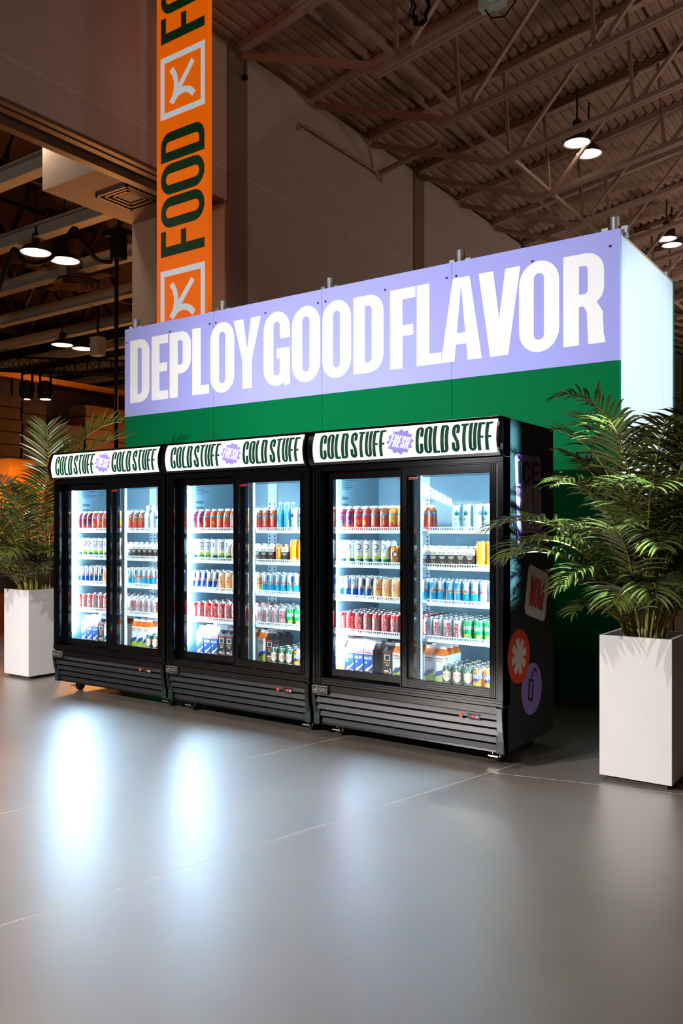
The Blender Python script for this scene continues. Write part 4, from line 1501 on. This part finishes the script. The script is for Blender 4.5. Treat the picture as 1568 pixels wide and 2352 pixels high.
carton('cream_carton', .070, .190, [(0, .045, 'carton_orange'), (.045, .145, 'carton_white'), (.145, .19, 'carton_orange')], None, 'carton_white', 'carton_white',
       [(word('cream', -.018, .10, .014, .108), 'can_grey'), ([(ellipse(.0, .165, .022, .018, 16), [])], 'carton_white')], [(par(), 'can_grey')])
ba_f = [([(rect(-.030, .160, .028, .167), [])], 'print_red'), ([(rect(-.022, .118, .022, .154), [rect(-.016, .122, .016, .150)])], 'cream'), (word('BARISTA', -.024, .098, .022, .110, .03), 'print_orange'),
        (word('OAT', -.012, .084, .014, .094, .03), 'print_white'), ([([(-.020, .010), (.006, .010), (.012, .052), (-.026, .052)], [])], 'oat_brown'),
        ([(ellipse(-.006, .052, .019, .006, 16), [])], 'cream'), ([(stroke([(.012, .045), (.028, .04), (.026, .062), (.016, .07)], .004), [])], 'print_white')]
carton('black_oat_carton', .070, .172, [(0, .172, 'carton_black')], None, 'carton_black', 'can_grey', ba_f,
       [([(rect(-.024, z, .022, z + .026), [rect(-.022, z + .002, .020, z + .024)]) for z in (.135, .104, .073, .02)], 'can_silver'), (par(), 'can_grey')], True)
# small coffee carton with a round white cap
m_ = MB()
m_.add([(-.030, -.026, 0), (.030, -.026, 0), (.030, .026, 0), (-.030, .026, 0), (-.030, -.026, .070), (.030, -.026, .070), (.030, .026, .070), (-.030, .026, .070),
        (-.030, -.026, .104), (.030, -.026, .104), (.030, .026, .112), (-.030, .026, .112)],
       [(0, 3, 2, 1), (0, 1, 5, 4), (1, 2, 6, 5), (2, 3, 7, 6), (3, 0, 4, 7)], 0)
m_.add([(-.030, -.026, .070), (.030, -.026, .070), (.030, .026, .070), (-.030, .026, .070), (-.030, -.026, .100), (.030, -.026, .100), (.030, .026, .112), (-.030, .026, .112)],
       [(0, 1, 5, 4), (1, 2, 6, 5), (2, 3, 7, 6), (3, 0, 4, 7), (4, 5, 6, 7)], 1)
KIND['coffee_carton'] = (m_.mesh('coffee_carton', ['carton_black', 'carton_white']),
                         [('cap', MB().lathe([(.014, .104), (.0145, .106), (.0145, .122), (.013, .124), (0, .124)], 16).mesh('cap', 'cap_white', True)),
                          ('front_print', decal_mesh('front_print', [(word('brüst', -.024, .074, .022, .092, .005), 'print_black'), ([(rect(-.022, .060, .020, .063), []), (rect(-.018, .053, .016, .056), []), (rect(-.014, .046, .012, .049), [])], 'cream'),
                                                                     ([(ellipse(-.006, .03, .006, .004, 8), []), (ellipse(.006, .022, .006, .004, 8), []), (ellipse(-.002, .014, .006, .004, 8), []), (ellipse(.012, .010, .005, .004, 8), [])], 'copper')],
                                                     lambda u, z, li: (u, -.0266 - .0003 * li, z))),
                          ('side_print', decal_mesh('side_print', [([(rect(-.016, .012, .016, .058), [rect(-.014, .014, .014, .056)])], 'can_grey'), (word('t', .010, .076, .016, .09), 'print_black')], lambda u, z, li: (.0306, u, z)))], .030, .124)

DESC = {
    'cola_can': ('red cola can', 'can'), 'diet_cola_can': ('silver diet cola can', 'can'), 'lemon_lime_can': ('bright green lemon-lime can', 'can'),
    'ginger_ale_can': ('dark green ginger ale can', 'can'), 'orange_soda_can': ('orange soda can', 'can'), 'blue_energy_can': ('slim blue and silver can', 'can'),
    'sky_energy_can': ('slim sky blue can', 'can'), 'silver_energy_can': ('slim pale silver can', 'can'), 'peach_tea_can': ('peach coloured can', 'can'),
    'lime_water_can': ('tall white can with limes', 'can'), 'copper_can': ('short copper can', 'can'), 'water_can': ('pale blue water can', 'can'),
    'tall_orange_can': ('tall plain orange can', 'can'), 'small_orange_can': ('small bright orange can', 'can'),
    'berry_juice_bottle': ('dark berry juice bottle', 'bottle'), 'red_juice_bottle': ('red juice bottle', 'bottle'), 'amber_juice_bottle': ('amber juice bottle', 'bottle'),
    'orange_juice_bottle': ('orange juice bottle', 'bottle'), 'blue_water_bottle': ('blue long-necked bottle', 'bottle'), 'clear_water_bottle': ('clear long-necked bottle', 'bottle'),
    'milk_carton': ('blue milk carton', 'carton'), 'juice_carton': ('white juice carton, orange top', 'carton'), 'cream_carton': ('orange and white carton', 'carton'),
    'black_oat_carton': ('black oat drink carton', 'carton'), 'coffee_carton': ('small black and white carton', 'carton')}
SHELF = ['top shelf', 'second shelf', 'third shelf', 'fourth shelf', 'bottom shelf']
WHICH = ['stickered end cooler', 'middle cooler', 'far cooler']
ROWN = ['front row', 'second row', 'third row', 'fourth row', 'fifth row', 'sixth row', 'seventh row']
prnd = random.Random(11)


def place(kind, x, y, z, rz, ci, sh_, row, idx, full):
    me, ch_, rad, h = KIND[kind]
    o = link(kind, me, None, (x, y, z), rz)
    d, cat = DESC[kind]
    tag(o, '%s, %s from left in %s, %s, %s' % (d, ORDS[idx], ROWN[row], SHELF[sh_], WHICH[ci]), cat, '%ss on the %s of the %s' % (kind.replace('_', ' '), SHELF[sh_], WHICH[ci]))
    for nm, cm in ch_:
        if full or nm in ('lid', 'cap', 'gable', 'fin'):
            link(nm, cm, o)
    return o


ABB = dict(b='berry_juice_bottle', r='red_juice_bottle', a='amber_juice_bottle', o='orange_juice_bottle', W='water_can', B='blue_water_bottle', C='clear_water_bottle',
           l='lime_water_can', g='copper_can', f='coffee_carton', T='tall_orange_can', s='small_orange_can', e='blue_energy_can', p='peach_tea_can', y='sky_energy_can', v='silver_energy_can',
           c='cola_can', d='diet_cola_can', S='lemon_lime_can', G='ginger_ale_can', F='orange_soda_can', m='milk_carton', j='juice_carton', k='cream_carton', x='black_oat_carton')
# left bay / right bay, left to right; '.' leaves a gap of one can
STOCK = [
    ('bbrraaooo', 'a..WWWWW', 'llllllggg', 'ffffffTTT', 'eeeeeppppp', 'yyyyyyyvvv', 'ccccccccc', 'ddddSSSS', 'kmmm.xjj', 'jjGGGFFF'),
    ('bbrraaaoo', 'aaaBBWWW', 'llllllggg', 'fffsfTTT', 'eeeeeppppp', 'pyyyyyyvvv', 'ccccccccc', 'ddddSSSS', '.mmmxx.j', 'jxGGGFFF'),
    ('bbbrraaao', 'aaaCCWWW', 'lllllllgg', 'ffffffTTT', 'eeeeeepppp', 'yyvyyyvvvv', 'ccccccccd', 'dddddSSS', '.mmmxjj', 'jjjGGFF')]
ZSH = [1.352, 1.130, .912, .690, .405]
ROWS = [2, 2, 4, 6, 5]
for ci in range(3):
    x0 = XR[ci] - W
    for sh_ in range(5):
        for row in range(ROWS[sh_]):
            idx = 0
            for bay, (xa, xb) in enumerate(((.062, .684), (.702, W - .059))):
                seq = STOCK[ci][sh_ * 2 + bay]
                pit = (xb - xa) / len(seq)
                # centres by item width
                ws = [(.069 if ch_ == '.' else KIND[ABB[ch_]][2] * 2) for ch_ in seq]
                gap_ = max(.0015, (xb - xa - sum(ws)) / max(1, len(seq) - 1))
                gap_ = min(gap_, .0035)
                x = xa + (.012 if sh_ == 3 and bay else 0)
                if bay == 1 and seq[0] in 'jx':
                    x = xa
                for ch_, w_ in zip(seq, ws):
                    if ch_ != '.':
                        kind = ABB[ch_]
                        sq_ = kind in ('milk_carton', 'juice_carton', 'cream_carton', 'black_oat_carton')
                        if sq_ and row > 2:
                            x += w_ + gap_
                            continue
                        if kind == 'coffee_carton' and False:
                            pass
                        pitchy = .0745 if sq_ else (.0685 if w_ > .06 else .0600)
                        y = .186 + w_ / 2 - .030 + (.045 if bay and sq_ else 0) + row * pitchy + prnd.uniform(0, .0015)
                        if sh_ == 4:
                            y += .004
                        if sh_ == 4 and not sq_:
                            y -= .01
                        rz = 0 if (sq_ or kind == 'coffee_carton') else R(prnd.uniform(-25, 48))
                        if kind in ('ginger_ale_can', 'orange_soda_can', 'lemon_lime_can'):
                            rz = R(prnd.uniform(5, 40))
                        jx = prnd.uniform(-.0006, .0006)
                        place(kind, x0 + x + w_ / 2 + jx, y, ZSH[sh_] + .0006, rz, ci, sh_, row, min(idx, 19), row == 0 or (row == 1 and sh_ < 2))
                        idx += 1
                    x += w_ + gap_

# ------------------------------------------------------------------ planters
def planter(x0, x1, y0, y1, h, label):
    t = empty('tall_planter', ((x0 + x1) / 2, (y0 + y1) / 2, 0))
    tag(t, label, 'planter', 'tall white planters')
    hx, hy_ = (x1 - x0) / 2, (y1 - y0) / 2
    w = .018
    m = MB()
    m.box(-hx, hx, -hy_, -hy_ + w, .03, h).box(-hx, hx, hy_ - w, hy_, .03, h)
    m.box(-hx, -hx + w, -hy_ + w, hy_ - w, .03, h).box(hx - w, hx, -hy_ + w, hy_ - w, .03, h)
    m.box(-hx + w, hx - w, -hy_ + w, hy_ - w, .03, .05)
    m.build('shell', 'planter_white', t)
    MB().box(-hx + .03, hx - .03, -hy_ + .03, hy_ - .03, 0, .03).build('plinth', 'planter_base', t)
    MB().box(-hx + w, hx - w, -hy_ + w, hy_ - w, h - .16, h - .08).build('soil', 'soil', t)
    return t


planter(.487, .862, .160, .545, .785, 'tall white planter near the end cooler, holding the larger palm')
planter(-5.075, -4.700, .200, .585, .808, 'tall white planter beside the far cooler, crossed by palm shadows')


# ------------------------------------------------------------------ palms
def frond(base, az, e0, length, bend, bare=.42, nl=22, ll=.30, width=.019, seed=0, droop=.9, p=2.0, twist=0.0):
    """one arching feather leaf: stalk + two rows of drooping leaflets.  Returns MB"""
    rn = random.Random(seed)
    m = MB()
    N = 22
    pos = Vector(base)
    pts, dirs = [pos.copy()], []
    azr = R(az)
    for i in range(N):
        s = (i + .5) / N
        e = R(e0 - bend * s ** p)
        a = azr + R(twist) * s
        d = Vector((math.cos(e) * math.cos(a), math.cos(e) * math.sin(a), math.sin(e)))
        dirs.append(d)
        pos = pos + d * (length / N)
        pts.append(pos.copy())
    dirs.append(dirs[-1])
    m.tube(pts, [.0062 * (1 - .85 * i / N) + .0008 for i in range(N + 1)], 5, 1)
    for i in range(nl):
        f = (i + .5) / nl
        s = bare + (1 - bare) * f
        q = s * N
        k = min(int(q), N - 1)
        pp_ = pts[k].lerp(pts[k + 1], q - k)
        d = dirs[k]
        side0 = d.cross(Vector((0, 0, 1)))
        if side0.length < .05:
            side0 = Vector((math.sin(azr), -math.cos(azr), 0))
        side0.normalize()
        nrm = side0.cross(d).normalized()
        prof_ = (math.sin(math.pi * min(1, .12 + .80 * f)) ** .6)
        for sg in (-1, 1):
            L = ll * prof_ * rn.uniform(.85, 1.1) * (1 if f < .93 else .8)
            fw = .45 + .45 * f + rn.uniform(-.08, .08)
            ld = (side0 * sg * math.cos(fw) + d * math.sin(fw) + nrm * (.30 + rn.uniform(-.1, .12))).normalized()
            c = pp_.copy()
            nseg = 5
            wd0 = width * (.75 + .35 * prof_) * rn.uniform(.85, 1.1)
            vs = []
            g = droop * rn.uniform(.7, 1.25)
            for j in range(nseg + 1):
                u = j / nseg
                wv = ld.cross(nrm)
                wv = wv.normalized() if wv.length > .01 else d
                wdt = wd0 * (.35 + 1.9 * u if u < .34 else 1.0 * (1 - ((u - .34) / .66) ** 1.7) + .03)
                fold = nrm * wdt * .20
                vs += [c - wv * wdt / 2 + fold, c, c + wv * wdt / 2 + fold]
                ld = (ld + Vector((0, 0, -1)) * g * .26 * (.3 + u)).normalized()
                c = c + ld * (L / nseg)
            fs = []
            for j in range(nseg):
                a = 3 * j
                fs += [(a, a + 1, a + 4, a + 3), (a + 1, a + 2, a + 5, a + 4)]
            m.add(vs, fs, 0)
    return m


def palm(name, loc, label, specs, mats=('leaf', 'rachis'), canes=8, seed=3, cane_r=.11):
    t = empty(name, loc)
    tag(t, label, 'palm')
    rn = random.Random(seed)
    for i in range(canes):
        a, r_ = rn.uniform(0, 6.28), rn.uniform(.02, cane_r)
        b = Vector((r_ * math.cos(a), r_ * math.sin(a), -.1))
        h = rn.uniform(.35, .8)
        MB().tube([b, b + Vector((.06 * math.cos(a), .06 * math.sin(a), h * .5)), b + Vector((.14 * math.cos(a), .14 * math.sin(a), h))], [.012, .010, .006], 7).build('cane', 'rachis', t, True)
    for i, sp in enumerate(specs):
        sp = dict(sp)
        mm = sp.pop('m', mats)
        frond(seed=seed * 100 + i, **sp).build('frond', mm, t, True)
    return t


def auto(n, seed, az0, az1, e, L, bend, br=.11, ll=.27, z=-.08, **kw):
    rn = random.Random(seed)
    out = []
    for i in range(n):
        az = az0 + (az1 - az0) * (i + rn.uniform(.2, .8)) / n
        a = R(az)
        r_ = rn.uniform(.03, br)
        d = dict(base=(r_ * math.cos(a), r_ * math.sin(a), z), az=az, e0=rn.uniform(*e), length=rn.uniform(*L), bend=rn.uniform(*bend), ll=ll * rn.uniform(.85, 1.1),
                 bare=rn.uniform(.36, .48))
        d.update(kw)
        out.append(d)
    return out


LT = ('leaf_light', 'rachis')
rs = []
# tall crown, mostly leaning back and to the right
rs += auto(6, 21, -40, 150, (83, 88), (1.45, 1.68), (55, 90), ll=.30)
rs += auto(3, 28, 265, 330, (84, 88), (1.40, 1.58), (70, 95), ll=.30)
rs += auto(6, 23, -70, 130, (76, 86), (1.15, 1.45), (80, 120), ll=.30)
# towards the camera
rs += auto(4, 22, 262, 335, (76, 85), (1.05, 1.35), (90, 122), ll=.29)
rs += auto(5, 24, 262, 350, (68, 80), (.85, 1.1), (85, 120), ll=.27)
rs += auto(4, 25, -30, 110, (68, 80), (.95, 1.2), (80, 120), ll=.27)
# low skirt
rs += auto(4, 26, 275, 355, (64, 76), (.58, .76), (95, 125), ll=.22, bare=.3)
rs += auto(3, 27, 0, 120, (60, 72), (.65, .85), (85, 120), ll=.24, bare=.3)
# leaves on the cooler side: upper ones lean, two long ones reach over the flank, one short one below
fr_ = lambda az, e0, L, bend, ll=.26, bare=.42, p=1.9, nl=24, m=None, br=.08: dict(dict(base=(br * math.cos(R(az)), br * math.sin(R(az)), -.08), az=az, e0=e0, length=L, bend=bend, ll=ll, bare=bare, p=p, nl=nl), **({'m': m} if m else {}))
rs += [fr_(222, 90, 1.62, 118, .22, .60, 5.0), fr_(200, 89, 1.36, 74, .24, .48, 3.2), fr_(175, 87, 1.26, 70, .26, .45, 2.8, m=LT), fr_(150, 86, 1.28, 74, .27, .45, 2.6),
       fr_(236, 86, 1.18, 108, .24, .46, 2.8), fr_(214, 87, 1.12, 92, .24, .45, 3.0, m=LT), fr_(246, 82, 1.02, 112, .24, .44, 2.2),
       fr_(228, 74, 1.24, 106, .26, .38, 1.8, 28), fr_(238, 72, 1.16, 112, .25, .38, 1.7, 28), fr_(222, 70, 1.00, 100, .24, .38, 1.7),
       fr_(290, 70, .78, 116, .27, .34, 1.8), fr_(312, 71, .80, 116, .27, .36, 1.8), fr_(272, 68, .70, 114, .25, .34, 1.8), fr_(246, 76, .80, 118, .22, .36, 1.8), fr_(228, 74, .66, 112, .20, .34, 1.8), fr_(236, 66, .52, 108, .18, .32, 1.7)]
palm('areca_palm', (.675, .352, .785), 'larger palm with dense arching fronds in the planter near the end cooler', rs, canes=9, seed=5)

ls = []
ls += auto(4, 31, 90, 250, (80, 87), (1.15, 1.4), (65, 95), ll=.30)
ls += auto(7, 32, 60, 330, (74, 84), (.95, 1.2), (80, 118), ll=.28)
ls += auto(8, 33, 150, 350, (66, 79), (.75, .98), (85, 120), ll=.25)
ls += auto(5, 34, 180, 345, (58, 72), (.52, .72), (90, 120), ll=.21, bare=.3)
ls += [dict(fr_(-42, 88, 1.60, 24, .30, .60, 3.0, 20), droop=.3, width=.024, base=(.12, .08, -.08)), fr_(190, 88, 1.42, 92, .30, .5, 2.6), fr_(200, 84, 1.30, 105, .28, .48, 2.2), fr_(-60, 86, 1.25, 88, .28, .5, 2.4), fr_(-20, 86, 1.35, 72, .30, .5, 2.6),
       fr_(214, 70, 1.10, 112, .27, .4, 1.8), fr_(224, 64, .95, 110, .26, .38, 1.7), fr_(205, 74, 1.02, 104, .27, .4, 1.8), fr_(-48, 80, .82, 128, .24, .36, 1.9)]
for d_ in (dict(az=58, e0=86, length=1.85, bend=82, p=2.6), dict(az=40, e0=87, length=1.95, bend=84, p=3.0)):
    ls.append(dict(base=(.05, .08, -.08), ll=.33, bare=.55, nl=22, m=LT, droop=.25, width=.024, **d_))
palm('areca_palm', (-4.888, .392, .808), 'smaller palm rising behind the far cooler against the dark hall', ls, canes=8, seed=6)

# ------------------------------------------------------------------ lit market sign across the aisle (seen mirrored in the glass)
# letters run along the line the mirrored word follows
mT, mM = Vector((-5.65, -8.96, 0)), Vector((-8.76, -15.96, 0))
dv = (mM - mT)
mk = empty('market_sign', ((mT + mM) / 2))
tag(mk, 'lit white MARKET lettering across the aisle, mirrored in the cooler glass', 'sign')
pm, wm = text('MARKET', .5, .18, .15, .12)
sgn = fit(pm, 0, 0, 1, .20, wm)
ctr = (mT + mM) / 2
m_ = decal('letters', [(sgn, 'letter_glow')], lambda x, y, li: tuple(mM - dv * x - ctr + Vector((0, 0, 2.0 + y))), mk)
nv = Vector((dv.y, -dv.x, 0)).normalized() * .06
if nv.dot(Vector((6, 11, 0))) > 0:
    nv = -nv
e0_, e1_ = mT - dv * .06 - ctr + nv, mM + dv * .06 - ctr + nv
MB().beam(e0_ + Vector((0, 0, 2.10)), e1_ + Vector((0, 0, 2.10)), .04, .5).build('board', 'black_plastic', mk)
for e_ in (e0_, e1_):
    MB().beam(e_, e_ + Vector((0, 0, 1.85)), .06).build('post', 'black_plastic', mk)
